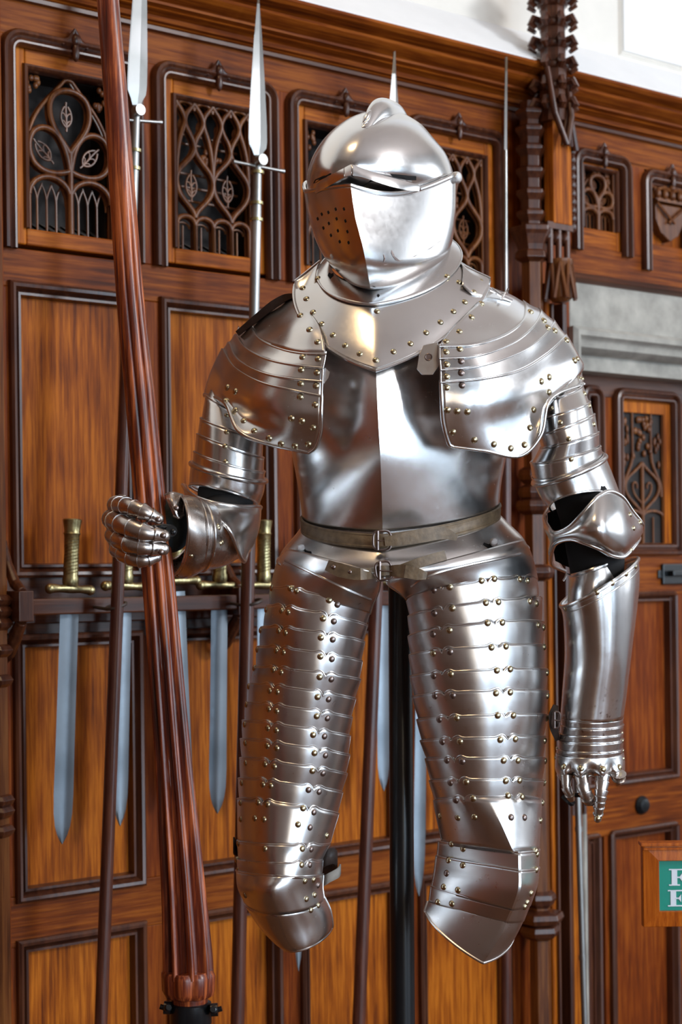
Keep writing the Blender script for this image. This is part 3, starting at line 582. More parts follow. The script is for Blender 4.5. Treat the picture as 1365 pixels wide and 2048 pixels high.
g5 = [(884, 800, 16.5), (960, 802, 15.5), (1040, 785, 11), (1095, 752, 5), (1153, 715, -4), (1156, 712, -12)]
g6 = [(887, 845, 15.5), (955, 850, 14.5), (1030, 838, 10.5), (1085, 800, 6), (1160, 745, -4), (1163, 742, -12)]
g7 = [(897, 884, 14), (960, 896, 13), (1030, 900, 9.5), (1080, 860, 6.5), (1104, 792, 5), (1167, 768, -4)]
g7 = [(898, 886, 14), (965, 899, 13), (1040, 908, 10), (1076, 868, 9), (1098, 800, 7.5), (1168, 766, -3)]
g7b = [(906, 893, 13.6), (967, 901, 12.8), (1040, 912, 9.8), (1083, 869, 9), (1101, 798, 7.5), (1168, 768, -3)]
patch('breast_flange_plate', [lip(f4, -.1, -4), g5, g6, g7, g7b], shR, st, nu=9, nv=6, rim='lb', rr=.0024, key='shR', angle=50)
rivets(['shR'], [(495, 262), (447, 328), (388, 398), (323, 446), (323, 497), (390, 483), (326, 558), (397, 543), (397, 600), (326, 617), (401, 660), (326, 670), (330, 780), (377, 786), (427, 789), (356, 888), (461, 926), (556, 947), (638, 967), (705, 950), (732, 867), (749, 779), (787, 641), (825, 620), (824, 694),
                  (735, 302), (800, 345), (820, 378), (853, 394), (910, 440), (949, 539)], shR, 7.2, (760, 500), 2.4375, iron=set([(397, 543), (397, 600), (401, 660)]))
# hanging tab, shoulder strap and buckle
mb = MB(); poly = [(848, 690), (876, 684), (884, 712), (880, 730), (866, 750), (845, 750), (834, 738), (838, 712)]
mb.add([P(x, y, 15.4 - (860 - x)*-.0) for x, y in poly] + [P(x, y, 15.0) for x, y in poly], [tuple(range(8)), tuple(range(15, 7, -1))] + [(i, i + 8, (i + 1) % 8 + 8, (i + 1) % 8) for i in range(8)])
tb = mb.build('hanging_tab', st, SUIT, smooth=False, bevel=.0006)
mb = MB(); mb.tube([P(858 + 6.5*math.cos(a), 714 + 6.5*math.sin(a), 15.6) for a in np.linspace(0, 2*math.pi, 17)[:-1]], .0008, 6, closed=True); mb.tube([P(858, 714, 15.44), P(858, 714, 15.5)], .0050, 16); mb.build('tab_hole', M['iron'], tb)
mb = MB(); poly = [(650, 735), (660, 744), (657, 756), (648, 768), (642, 752)]
mb.add([P(x, y, 14.4) for x, y in poly] + [P(x, y, 14.0) for x, y in poly], [tuple(range(5)), tuple(range(9, 4, -1))] + [(i, i + 5, (i + 1) % 5 + 5, (i + 1) % 5) for i in range(5)]); mb.build('hanging_tab', st, SUIT, smooth=False)
mb = strip_on(None, [(475, 668, -6), (510, 640, -3.2), (545, 612, -1), (570, 597, 0), (590, 592, 1.5)], [5, 7, 8, 7, 4], 0, .008); mb.build('shoulder_strap', M['leather_dark'], SUIT, angle=60)
mb = MB(); mb.tube([P(972, 574, 1), P(990, 582, 0), P(1006, 592, -1), P(1024, 600, -2)], .0035, 8); mb.tube([P(985, 576, 1), P(1000, 588, 0), P(1014, 584, -1), P(1017, 577, -1)], .0015, 6); mb.tube([P(1003, 600, 1), P(1011, 586, 0)], .002, 6)
mb.build('shoulder_buckle', st, SUIT)
# ---------------------------------------------------------------- upper arms
def arm(edges, phi, parent, key, mat, name='arm_lame', rr=.0009):
    for a, b in zip(edges[:-1], edges[1:]):
        A_, B_ = np.array(a, float), np.array(b, float); m_ = (A_ + B_)/2
        ax = (B_[1] - A_[1])[:2]; ax = ax/np.linalg.norm(ax)
        cB = (B_[0] + B_[2])/2
        B2 = cB + (B_ - cB)*.955 + np.array([ax[0]*5, ax[1]*5, 0])
        m2 = (A_ + B2)/2
        shell(name, [tuple(map(tuple, A_)), tuple(map(tuple, m2)), tuple(map(tuple, B2))], parent, mat, phi, nu=60, nv=3, rim='t', rr=rr, key=key)
# left of picture: upper edge overlaps outward downwards
uL = [((440, 745, -10), (475, 775, -7), (515, 800, -9)), ((412, 792, -3), (462, 820, 1.5), (522, 850, -3)), ((401, 836, 0), (460, 860, 6), (526, 876, 0)), ((394, 868, 0), (455, 892, 7.6), (528, 916, 0)), ((388, 903, 0), (452, 928, 8.6), (530, 944, 0)), ((384, 924, .2), (450, 950, 9.2), (530, 962, 0))]
armL = shell('upper_arm_guard', [uL[5], ((381, 945, 0), (448, 972, 8.8), (527, 985, 0)), ((379, 972, 0), (446, 980, 8.6), (517, 1010, 0))], SUIT, st, (-150, 150), nu=60, nv=5, rim='b', rr=.0012, key='armL')
mb = MB(); c_ = [P(*p) for p in ring((382, 926, .2), (450, 952, 9.6), (532, 963, 0), np.linspace(-170, 170, 50))]; mb.tube(c_, .0042, 10); mb.build('turner_ring', st, armL)
arm(uL, (-150, 150), armL, 'armL', st)
rivets(['armL'], [(345, 1102), (345, 1213), (335, 1307), (338, 1412)], armL, 5.8, (350, 500), 3.329)
uR = [((1105, 735, -8), (1130, 730, -6), (1142, 710, -12)), ((1088, 800, 0), (1132, 790, 4.5), (1166, 770, -5)), ((1078, 836, 1), (1138, 822, 8), (1181, 803, -2)), ((1078, 870, 2), (1141, 850, 9), (1190, 828, -2)), ((1082, 896, 1.5), (1148, 882, 9.4), (1198, 864, -2)), ((1062, 926, 1), (1140, 915, 9.4), (1202, 892, -2)), ((1064, 955, .5), (1142, 946, 9.4), (1208, 906, -2))]
armR = shell('upper_arm_guard', [uR[6], ((1082, 994, .5), (1155, 972, 8.8), (1224, 945, -2)), ((1100, 1018, .5), (1160, 985, 8.6), (1243, 995, -2))], SUIT, st, (-150, 150), nu=60, nv=6, rim='b', rr=.0012, key='armR')
mb = MB(); c_ = [P(*p) for p in ring((1068, 968, .8), (1150, 950, 9.8), (1212, 912, -1.8), np.linspace(-170, 170, 50))]; mb.tube(c_, .0042, 10); mb.build('turner_ring', st, armR)
arm(uR, (-150, 150), armR, 'armR', st)
rivets(['armR', 'shR'], [(840, 773), (880, 842), (922, 921), (933, 1020), (963, 530), (983, 628), (1005, 700), (1022, 760), (1043, 850)], armR, 5.8, (760, 500), 2.4375)
# ---------------------------------------------------------------- elbows
def shade_fill(pts, rad, nm='arm_shade_fill'):  # black tube added to paint the shade inside the open elbow
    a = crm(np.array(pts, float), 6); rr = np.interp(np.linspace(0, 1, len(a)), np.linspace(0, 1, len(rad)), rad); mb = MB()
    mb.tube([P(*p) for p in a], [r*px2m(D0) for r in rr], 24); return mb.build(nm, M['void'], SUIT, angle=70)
shade_fill([(1135, 900, 3), (1160, 985, 3), (1182, 1040, 2.5), (1192, 1100, 2), (1197, 1180, 2)], [38, 54, 60, 58, 50])
shade_fill([(460, 900, 3), (452, 985, 3.5), (450, 1035, 6), (420, 1065, 16)], [36, 56, 52, 42])
elR = patch('elbow_guard', [
    [(1105, 1005, -8), (1090, 1034, -1), (1099, 1056, 5), (1112, 1066, 8), (1140, 1054, 11), (1167, 1026, 12.5), (1195, 995, 12), (1219, 983, 9), (1245, 994, 6), (1265, 1022, 3), (1284, 1046, 0), (1286, 1058, -4)],
    [(1103, 1030, -8.5), (1089, 1052, 0), (1100, 1066, 5.8), (1114, 1071, 9), (1142, 1061, 12.3), (1168, 1045, 14.5), (1196, 1030, 15), (1220, 1024, 13), (1246, 1028, 10), (1267, 1042, 5), (1284, 1056, 1), (1286, 1064, -4)],
    [(1103, 1062, -8.5), (1100, 1080, 0), (1103, 1077, 6), (1115, 1074, 9.2), (1143, 1068, 12.6), (1170, 1061, 15), (1198, 1058, 16), (1222, 1058, 14.5), (1248, 1060, 11), (1268, 1064, 6), (1282, 1066, 1), (1284, 1068, -4)],
    [(1110, 1105, -8.5), (1098, 1105, -1), (1105, 1088, 5.6), (1116, 1078, 8.8), (1144, 1073, 12.2), (1170, 1073, 14.5), (1198, 1082, 15), (1222, 1092, 13.5), (1248, 1092, 10), (1266, 1084, 5.5), (1280, 1074, 1), (1282, 1072, -4)],
    [(1130, 1142, -8), (1104, 1128, -2), (1106, 1098, 4.6), (1117, 1084, 8), (1144, 1078, 11), (1170, 1086, 12.8), (1200, 1098, 12.6), (1224, 1111, 10), (1246, 1114, 7), (1262, 1102, 4), (1276, 1084, .5), (1280, 1076, -4)]],
    SUIT, st, nu=5, nv=6, rim='tb', rr=.0028, key='elR', angle=60)
patch('elbow_inner_plate', [[(1096, 1026, -1.5), (1150, 1004, -5), (1230, 1000, -6), (1272, 1040, -3)], [(1098, 1058, -1.5), (1150, 1060, -4), (1230, 1060, -7), (1276, 1060, -4)], [(1106, 1090, -2), (1150, 1100, -4), (1230, 1090, -6), (1272, 1074, -3)], [(1112, 1122, -2.5), (1150, 1136, -5), (1230, 1124, -6), (1268, 1082, -3)]], elR, M['void'], nu=5, nv=5)  # back of the elbow guard, coloured black for the shade inside it
rivets(['elR'], [(538, 330), (556, 400), (590, 370), (568, 515)], elR, 6, (1050, 900), 2.56)
elL = patch('elbow_guard', [
    [(372, 972, -3), (366, 971, 4), (385, 990, 12), (424, 1005, 15), (477, 1013, 13), (518, 1013, 6), (521, 1018, -2)],
    [(380, 985, -3), (372, 990, 5), (392, 1003, 14), (432, 1017, 17), (480, 1032, 15), (518, 1034, 7), (520, 1036, -2)],
    [(395, 1000, -3), (384, 1005, 6), (408, 1018, 16), (440, 1035, 19), (482, 1062, 16), (514, 1062, 7), (516, 1062, -2)],
    [(410, 1010, -3), (400, 1012, 8), (424, 1026, 17), (452, 1050, 19.5), (484, 1092, 15), (504, 1090, 7), (508, 1088, -2)],
    [(420, 1015, -3), (412, 1018, 10), (432, 1031, 17.6), (462, 1066, 19), (486, 1122, 13), (496, 1104, 7), (500, 1100, -2)]], SUIT, st, nu=7, nv=6, rim='tb', rr=.0024, key='elL', angle=60)
# ---------------------------------------------------------------- hanging forearm and gauntlet (right of picture)
fR = shell('forearm_guard', [((1142, 1150, 0), (1190, 1137, 7.5), (1234, 1118, -1)), ((1138, 1185, 0), (1190, 1165, 8), (1250, 1150, -1)), ((1136, 1212, 0), (1190, 1200, 8), (1262, 1165, -1))], SUIT, st, (-150, 150), nu=50, nv=4, rim='t', rr=.0022, key='foreR')
gR = shell('gauntlet', [((1122, 1212, 1), (1200, 1180, 11), (1278, 1118, -1)), ((1128, 1240, .5), (1203, 1225, 10.5), (1279, 1175, -1)), ((1131, 1310, 0), (1200, 1318, 9.5), (1264, 1300, 0)), ((1126, 1385, 0), (1190, 1398, 8.5), (1254, 1385, 0)), ((1122, 1436, 0), (1184, 1446, 8), (1247, 1436, 0))],
           SUIT, M['steel_rust'], (-165, 165), nu=60, nv=6, rim='t', rr=.0026, key='gR')
mb = MB(); c_ = [P(*p) for p in ring((1125, 1222, 1), (1202, 1196, 10.9), (1279, 1136, -.8), np.linspace(-120, 120, 50))]; mb.tube(c_, .0013, 8); mb.build('cuff_band', st, gR)
rivets(['gR'], [(210, 810), (272, 773), (354, 728), (447, 681), (518, 633), (565, 595)], gR, 6.5, (1050, 900), 2.56)
wy = [1436, 1450, 1466, 1479, 1498, 1512]
wl = [1122, 1120, 1118, 1116, 1114, 1113]
EW = [((wl[i], y, 0), (1182, y + 9, 8 - i*.1), (1247 + (i % 2), y, 0)) for i, y in enumerate(wy)]
EW = [(tuple(np.array(a) + ((i % 2)*1.5, 0, 0)), b, c) for i, (a, b, c) in enumerate(EW)]
arm(EW, (-120, 120), gR, 'gR', M['steel_rust'], 'wrist_lame', .0006)
def kw(p, ph, t):
    x = p[0]; b = 0
    for c in (1128, 1161, 1206, 1239): b = max(b, math.exp(-((x - c)/13.0)**2))
    return (0, (14*b - 6)*max(0, t - .45)/.55, (1.8*b - .6)*math.exp(-((t - .7)/.3)**2))
shell('knuckle_plate', [((1113, 1506, 0), (1180, 1516, 7.4), (1248, 1506, 0)), ((1112, 1522, 0), (1180, 1530, 7.4), (1250, 1522, 0)), ((1112, 1538, 0), (1180, 1545, 7), (1250, 1538, 0)), ((1116, 1550, 0), (1182, 1556, 5.6), (1249, 1548, 0))], gR, st, (-110, 110), nu=120, nv=5, rim='b', rr=.0010, key='gR', warp0=kw)
rivets(['gR'], [(200, 1622), (286, 1630), (401, 1633), (484, 1625)], gR, 7, (1050, 900), 2.56)
rivets(['gR'], [(505, 1450), (508, 1490), (510, 1540), (513, 1580), (172, 1475), (165, 1530), (160, 1575)], gR, 4, (1050, 900), 2.56)
def finger(name, pts, rad, n, parent, mat, tip=True):
    pts = np.array(pts, float); cc = crm(pts, 10); m = len(cc); o = MB(); rr_ = np.interp(np.linspace(0, 1, m), np.linspace(0, 1, len(rad)), rad)
    for i in range(n):
        a = int(round(i*(m - 1)/n)); b = min(m - 1, int(round((i + 1)*(m - 1)/n)) + 1)
        seg = [P(*cc[j]) for j in range(a, b + 1)]; rs = [rr_[j]*px2m(seg[0].y)*(1.17 - .24*(j - a)/max(1, b - a)) for j in range(a, b + 1)]
        o.tube(seg, rs, 14)
        o.tube([seg[0] + (seg[0] - seg[1])*.2, seg[0] + (seg[1] - seg[0])*.15], rs[0]*1.05, 14)
    if tip:
        e = P(*cc[-1]); o.ball(tuple(e), rr_[-1]*px2m(e.y)*.98, n=12, m=8)
    ob = o.build(name, mat, parent, angle=40)
    return ob
fg = [([(1133, 1552, 5), (1134, 1575, 5.5), (1140, 1588, 5.2), (1144, 1598, 4)], [10, 9, 8], 3), ([(1164, 1552, 6), (1168, 1575, 7), (1174, 1592, 7), (1180, 1604, 6)], [12, 12, 11], 4), ([(1206, 1552, 6), (1203, 1585, 7), (1199, 1612, 7), (1196, 1638, 6)], [13, 12, 10, 8], 7), ([(1238, 1548, 5), (1238, 1556, 4.6), (1237, 1562, 4)], [13, 11], 2)]
for pts, rad, n in fg: finger('finger', pts, rad, n, gR, M['steel_glove'] if n < 7 else st, tip=(n == 7))
free_rivet(1196, 1637, 7, 6, gR)
mb = MB(); mb.tube([P(1140, 1590, 3.5), P(1160, 1590, 4), P(1180, 1596, 4)], .004, 6); mb.tube([P(1128, 1590, 3), P(1140, 1602, 3.4), P(1146, 1606, 3)], .006, 6); mb.tube([P(1172, 1606, 4.5), P(1188, 1606, 4)], .005, 6); mb.build('glove_lining', M['black'], gR)
# leather tab with buckle on the inner side of the cuff
mb = strip_on(None, [(1112, 1410, 2), (1107, 1430, 3), (1108, 1455, 3), (1116, 1480, 2)], [5, 9, 8, 5], 0, .006); tb = mb.build('cuff_strap', M['leather_dark'], gR, angle=60)
buckle((1113, 1440), 7, 16, 4.2, 'cuff_buckle', gR, .1)
mb = MB(); mb.tube([P(1141, 1150, 4), P(1134, 1148, 5), P(1131, 1156, 5), P(1127, 1162, 5)], .0016, 6); mb.build('hook', st, fR)
# ---------------------------------------------------------------- bent forearm, gauntlet and hand (left of picture)
gl = M['steel_glove']
gL = shell('gauntlet', [((352, 990, 22), (377, 1052, 30), (352, 1150, 21)), ((372, 992, 20), (402, 1060, 28.5), (378, 1156, 20)), ((398, 998, 17.5), (432, 1068, 26), (404, 1140, 17.5))], SUIT, gl, (-160, 160), nu=60, nv=5, rim='t', rr=.0012, key='gL')
shell('forearm_guard', [((396, 1000, 17), (426, 1068, 24.6), (402, 1142, 17)), ((425, 1006, 12), (460, 1070, 17), (440, 1134, 12)), ((450, 1016, 6), (486, 1068, 9), (475, 1116, 6))], SUIT, gl, (-160, 160), nu=60, nv=5, key='gL')
for c3, r_ in ((((396, 998, 17.6), (430, 1068, 26.4), (403, 1143, 17.6)), .0026), (((386, 996, 18.8), (417, 1062, 27.7), (391, 1150, 18.8)), .0012)):
    mb = MB(); c_ = [P(*p) for p in ring(*c3, np.linspace(-140, 140, 60))]; mb.tube(c_, r_, 8); mb.build('cuff_band', M['steel'], gL)
rivets(['gL'], [(690, 803), (592, 948), (925, 700), (915, 708), (895, 575), (900, 590)], gL, 5.5, (200, 900), 3.79)
mb = MB(); pc = P(338, 1052, 23.5); mb.ball(tuple(pc), .036, .024, .040, 20, 14); palm = mb.build('glove_palm', M['glove'], gL, angle=80)
mb = MB(); mb.ball(tuple(P(262, 1066, 20.5)), .030, .028, .040, 20, 12); mb.build('glove_back', M['glove'], gL, angle=80)
patch('thumb_plate', [[(330, 990, 27), (345, 986, 27), (365, 990, 25)], [(334, 1000, 28), (348, 1002, 28.5), (368, 1006, 26)], [(342, 1018, 28.5), (352, 1022, 29), (367, 1020, 27)], [(348, 1032, 28.5), (358, 1036, 28.8), (367, 1030, 27.5)]], gL, gl, nu=6, nv=6, rim='tb', rr=.0012, key='thumb')
free_rivet(353, 1016, 29, 5.5, gL, rivet_mesh.iron)
fs = [([(243, 1004, 17), (232, 1010, 23), (252, 1012, 29.5), (285, 1023, 32), (316, 1038, 31.5)], [13, 15, 15, 15, 12.5], 8), ([(238, 1040, 17), (224, 1038, 23), (242, 1048, 30), (285, 1064, 32.8), (328, 1072, 32)], [14, 17, 17, 17, 13.5], 8),
      ([(240, 1074, 17), (227, 1070, 23), (246, 1084, 30), (285, 1094, 32.2), (326, 1098, 31)], [13, 15, 16, 15.5, 14], 7), ([(246, 1100, 17), (234, 1098, 23), (254, 1112, 28.5), (284, 1120, 30.5), (312, 1114, 30)], [12, 14, 14.5, 14, 12], 7)]
for pts, rad, n in fs:
    finger('finger', pts, rad, n, gL, gl)
for x, y, q in ((316, 1039, 33.3), (326, 1071, 34), (322, 1104, 32.9)): free_rivet(x, y, q, 6.5, gL, rivet_mesh.iron)
patch('hand_back_plate', [[(250, 992, 20), (232, 1000, 21), (222, 1010, 15), (224, 1012, 10)], [(236, 1030, 24), (219, 1034, 21), (214, 1040, 15), (217, 1044, 9)], [(240, 1066, 24), (220, 1066, 21), (215, 1070, 15), (218, 1074, 9)], [(244, 1098, 24), (228, 1098, 21), (222, 1100, 15), (226, 1104, 9)], [(270, 1128, 22), (246, 1120, 20), (236, 1116, 14), (238, 1118, 9)]], gL, gl, nu=6, nv=6, rim='tb', rr=.0012)
mb = MB(); mb.tube([P(300, 1056, 30), P(325, 1053, 30), P(346, 1056, 29.5)], .0045, 10); mb.tube([P(343, 1062, 29), P(343, 1062, 30.6)], .0085, 16); mb.ball(tuple(P(347, 1064, 31)), .0045, n=10, m=6); mb.build('lance_screw', M['black'], gL)
# ================================================================== the stand
STAND = thing('display_stand', 'black painted steel pole and foot plate carrying the suit of armour from below', 'stand', (base.x, base.y, 0))
pc = P(801, 1300, -6)
mb = MB(); mb.lathe([(.0, .012), (.0255, .012), (.0255, 1.18), (.02, 1.9), (.0, 1.9)], (pc.x, pc.y, 0), 32)
mb2 = MB()
pts = [V(801 - 0, 1165, pc.y), V(806, 2048, pc.y)]; top = pts[0]; d_ = (pts[1] - pts[0]).normalized(); bot = pts[0] + d_*((pts[0].z - .02)/-d_.z)
mb2.tube([bot, pts[1], pts[0], Vector((pts[0].x, pts[0].y, 1.9))], [.0205, .0205, .0195, .012], 32); mb2.build('pole', M['black'], STAND)
mb = MB(); mb.lathe([(.28, 0.0), (.28, .012), (.27, .018), (.04, .022)], (bot.x, bot.y, 0), 48); mb.build('foot_plate', M['black'], STAND)
mb = MB(); mb.tube([Vector((pts[0].x - .16, pts[0].y, 1.9)), Vector((pts[0].x + .16, pts[0].y, 1.9))], .012, 12); mb.build('shoulder_bar', M['black'], STAND)
# ================================================================== THE LANCE
LY = D0 - .25
lp = [((214.5, -60), 22), ((216, 0), 22), ((232, 200), 24), ((246, 400), 26), ((261, 600), 28), ((281, 800), 30.5), ((300, 1000), 32), ((316, 1150), 33), ((345, 1500), 37), ((365, 1750), 44), ((375, 1900), 50), ((377, 1952), 52)]
lb = V(377, 2048, LY)
LANCE = thing('jousting_lance', 'long fluted red-brown wooden jousting lance gripped in the raised gauntlet', 'lance', (lb.x, lb.y, lb.z))
def lance_rows():
    a = crm(np.array([[p[0], p[1], r] for p, r in lp], float), 10); rows = []
    for i, (x, y, r) in enumerate(a):
        c = V(x, y, LY); nx = a[min(i + 1, len(a) - 1)]; pv = a[max(i - 1, 0)]
        t = (V(nx[0], nx[1], LY) - V(pv[0], pv[1], LY)).normalized(); ex = t.cross(Vector((0, 1, 0))).normalized(); ey = Vector((0, 1, 0))
        R_ = r*px2m(LY); fl = min(1, max(0, (y - 300)/260)); fl2 = min(1, max(0, (y - 900)/700)); row = []
        for k in range(96):
            th = 2*math.pi*k/96; ph = (th*8/(2*math.pi) + .18) % 1.0; e = abs(ph - .5)*2     # 0 at a rib's crown, 1 in the groove
            h_ = 1 - .52*fl2; gd = (.20 + .24*fl2)*fl; d = gd*(1 - math.sqrt(max(0, 1 - min(1, e/h_)**2)))
            rr = R_*(1 - d); row.append(c + ex*rr*math.cos(th) + ey*rr*math.sin(th))
        rows.append(row)
    return rows
mb = MB(); rr_ = lance_rows(); mb.grid(rr_, True); mb.f.append(tuple(range(96))); q = (len(rr_) - 1)*96; mb.f.append(tuple(q + k for k in range(96)))
mb.build('shaft', M['lance'], LANCE, angle=50)
def collar(rows, n, name, mat, parent, lob=0):
    mb = MB(); rr = []
    for x, y, r in rows:
        c = V(x, y, LY); R_ = r*px2m(LY); rr.append([c + Vector((math.cos(2*math.pi*k/n), math.sin(2*math.pi*k/n), 0))*R_*(1 - lob*(1 - abs(math.cos(4*2*math.pi*k/n + .6)))) for k in range(n)])
    mb.grid(rr, True); mb.f.append(tuple(range(n))); q = (len(rr) - 1)*n; mb.f.append(tuple(q + k for k in range(n))); return mb.build(name, mat, parent, angle=45)
collar([(376, 1940, 50), (376, 1946, 54), (377, 1952, 55), (377, 1980, 54), (378, 1990, 50), (378, 1994, 42)], 96, 'collar', M['lance'], LANCE, .10)
collar([(378, 1990, 38), (379, 2004, 37)], 32, 'grip', M['lance'], LANCE)
lg = bpy.data.objects['grip']
collar([(379, 2000, 36), (383, 2080, 34), (386, 2200, 30)], 32, 'butt', M['black'], LANCE)
# its holder: black clamp on a rod down to the floor
cb = V(384, 2110, LY)
HOLD = thing('lance_holder', 'black metal clamp with side bolts holding the foot of the lance, on a thin rod', 'holder', (cb.x, cb.y, 0))
collar([(381, 2004, 38), (381, 2006, 42), (382, 2046, 42), (383, 2050, 38)], 40, 'clamp', M['black'], HOLD)
cl = bpy.data.objects['clamp']
for s in (-1, 1):
    mb = MB(); x0 = 382 + s*40; y0 = 2018 + s*2
    mb.tube([V(x0, y0, LY - .015), V(x0 + s*14, y0 - 1, LY - .015)], .0095, 10); mb.tube([V(x0 + s*4, y0 - 1, LY - .04), V(x0 + s*4, y0, LY + .01)], .004, 8); mb.tube([V(x0 + s*12, y0, LY - .015), V(x0 + s*22, y0 - 3, LY - .015)], .004, 8)
    mb.ball(tuple(V(x0 + s*6, y0, LY - .032)), .006); mb.build('bolt', M['black'], cl)
mb = MB(); e = V(408, 2048, LY + .03); mb.tube([V(408, 2030, LY + .03), e, Vector((e.x, e.y, .02))], .008, 12); mb.build('rod', M['black'], HOLD)
mb = MB(); mb.lathe([(.12, 0), (.12, .01), (.02, .02)], (e.x, e.y, 0), 32); mb.build('foot_plate', M['black'], HOLD)
# ================================================================== THE PANELLED WALL (local x along it, y into it, z up)
def wob(name, label=None, kind='structure'):
    o = bpy.data.objects.new(name, None); COL.objects.link(o); o.location = (O[0], O[1], 0); o.rotation_euler = (0, 0, TH); o['_o'] = (0, 0, 0)
    if kind: o['kind'] = kind
    return o
WALL = wob('wall_back')
U = lambda px, py, n=0: WL(px, py, n)[0]
Z = lambda px, py, n=0: WL(px, py, n)[1]
def rrect(u0, u1, z0, z1, r, open_bottom=False, n=6):
    pts = []
    if open_bottom: pts.append((u0, z0))
    for cx, cz, a0 in ((u0 + r, z1 - r, math.pi), (u1 - r, z1 - r, math.pi/2)):
        for k in range(n + 1):
            a = a0 - k*math.pi/2/n; pts.append((cx + r*math.cos(a), cz + r*math.sin(a)))
    if open_bottom: pts.append((u1, z0))
    else: pts += [(u1, z0), (u0, z0)]
    return pts
def moulding(mb, path, prof, closed=False):              # sweep a profile (across, forward) along an x,z path, mitred
    n = len(path); rows = []
    for i, (x, z) in enumerate(path):
        a = path[(i - 1) % n] if (closed or i > 0) else None; b = path[(i + 1) % n] if (closed or i < n - 1) else None
        def nrm(p, q):
            dx, dz = q[0] - p[0], q[1] - p[1]; l = math.hypot(dx, dz) or 1; return (-dz/l, dx/l)
        n1 = nrm(a, (x, z)) if a else None; n2_ = nrm((x, z), b) if b else None
        if n1 is None: nn = n2_; s = 1
        elif n2_ is None: nn = n1; s = 1
        else:
            nn = (n1[0] + n2_[0], n1[1] + n2_[1]); l = math.hypot(*nn) or 1; nn = (nn[0]/l, nn[1]/l); s = 1/max(.5, nn[0]*n1[0] + nn[1]*n1[1])
        rows.append([(x + nn[0]*p*s, -f, z + nn[1]*p*s) for p, f in prof])
    if closed: rows.append(rows[0])
    mb.grid(rows)
def halfround(w, h, y0=0.0, n=8): return [(w*math.cos(math.pi*k/n), y0 + h*math.sin(math.pi*k/n)) for k in range(n + 1)]
PROF = [(.016, 0), (.015, .010), (.011, .017), (.005, .019), (.001, .015), (-.002, .008), (-.006, .010), (-.009, .015), (-.013, .015), (-.017, .010), (-.019, 0)]
PROF2 = [(.014, 0), (.013, .010), (.008, .014), (.002, .012), (-.002, .004), (-.006, -.002), (-.008, .003), (-.013, .003), (-.016, -.016)]
zc0 = Z(300, 56)                                          # underside of cornice
zh = Z(330, 136); zr1 = Z(328, 532); zr0 = Z(335, 606); zopt, zopb = Z(333, 187), Z(334, 492)
zlb = Z(60, 1790); zlr = Z(100, 1884); zsh_t, zsh_b = Z(300, 1191), Z(300, 1225)
print('Z levels', zc0, zh, zr1, zr0, zopt, zopb, zsh_t, zlb, zlr)
pl = [U(14, 300), U(315, 350), U(583, 400), U(818, 430)]; pr = [U(262, 300), U(537, 350), U(775, 400), U(1000, 430)]
print('U', pl, pr)
pitch = (pl[2] - pl[0])/2
pl = [pl[0] + pitch*i for i in range(-2, 4)]; wd = .285
pw = pr[1] - pl[3 - 0] if False else (U(540, 350) - U(313, 350)); print('pitch', pitch, 'pw', pw)
ue = U(1005, 430); uL0 = -3.6
T = .03
def wbox(name, mat, *b, parent=WALL, bevel=.002): return MB().box(*b).build(name, mat, parent, smooth=False, bevel=bevel)
wbox('frieze_board', M['red_h'], uL0, U(1365, 300) + 1.6, 0, T, zh + .002, zc0 + .05)
wbox('rail', M['red_h'], uL0, ue + .05, 0, T, zr0, zr1)
wbox('rail', M['red_h'], uL0, ue + .05, -.001, T, zlr, zlb)
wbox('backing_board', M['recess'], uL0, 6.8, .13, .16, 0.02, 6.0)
def line_tube(mb, pts, r, fl=.75):
    mb.tube([(x, y, z) for x, y, z in pts], r, 6, flat=(0, 1, 0))
def bez(p, n=14):
    p = np.array(p, float); out = []
    for i in range(0, len(p) - 3, 3):
        for k in range(n + (i + 4 >= len(p))):
            t = k/n; out.append((1 - t)**3*p[i] + 3*(1 - t)**2*t*p[i + 1] + 3*(1 - t)*t*t*p[i + 2] + t**3*p[i + 3])
    return out
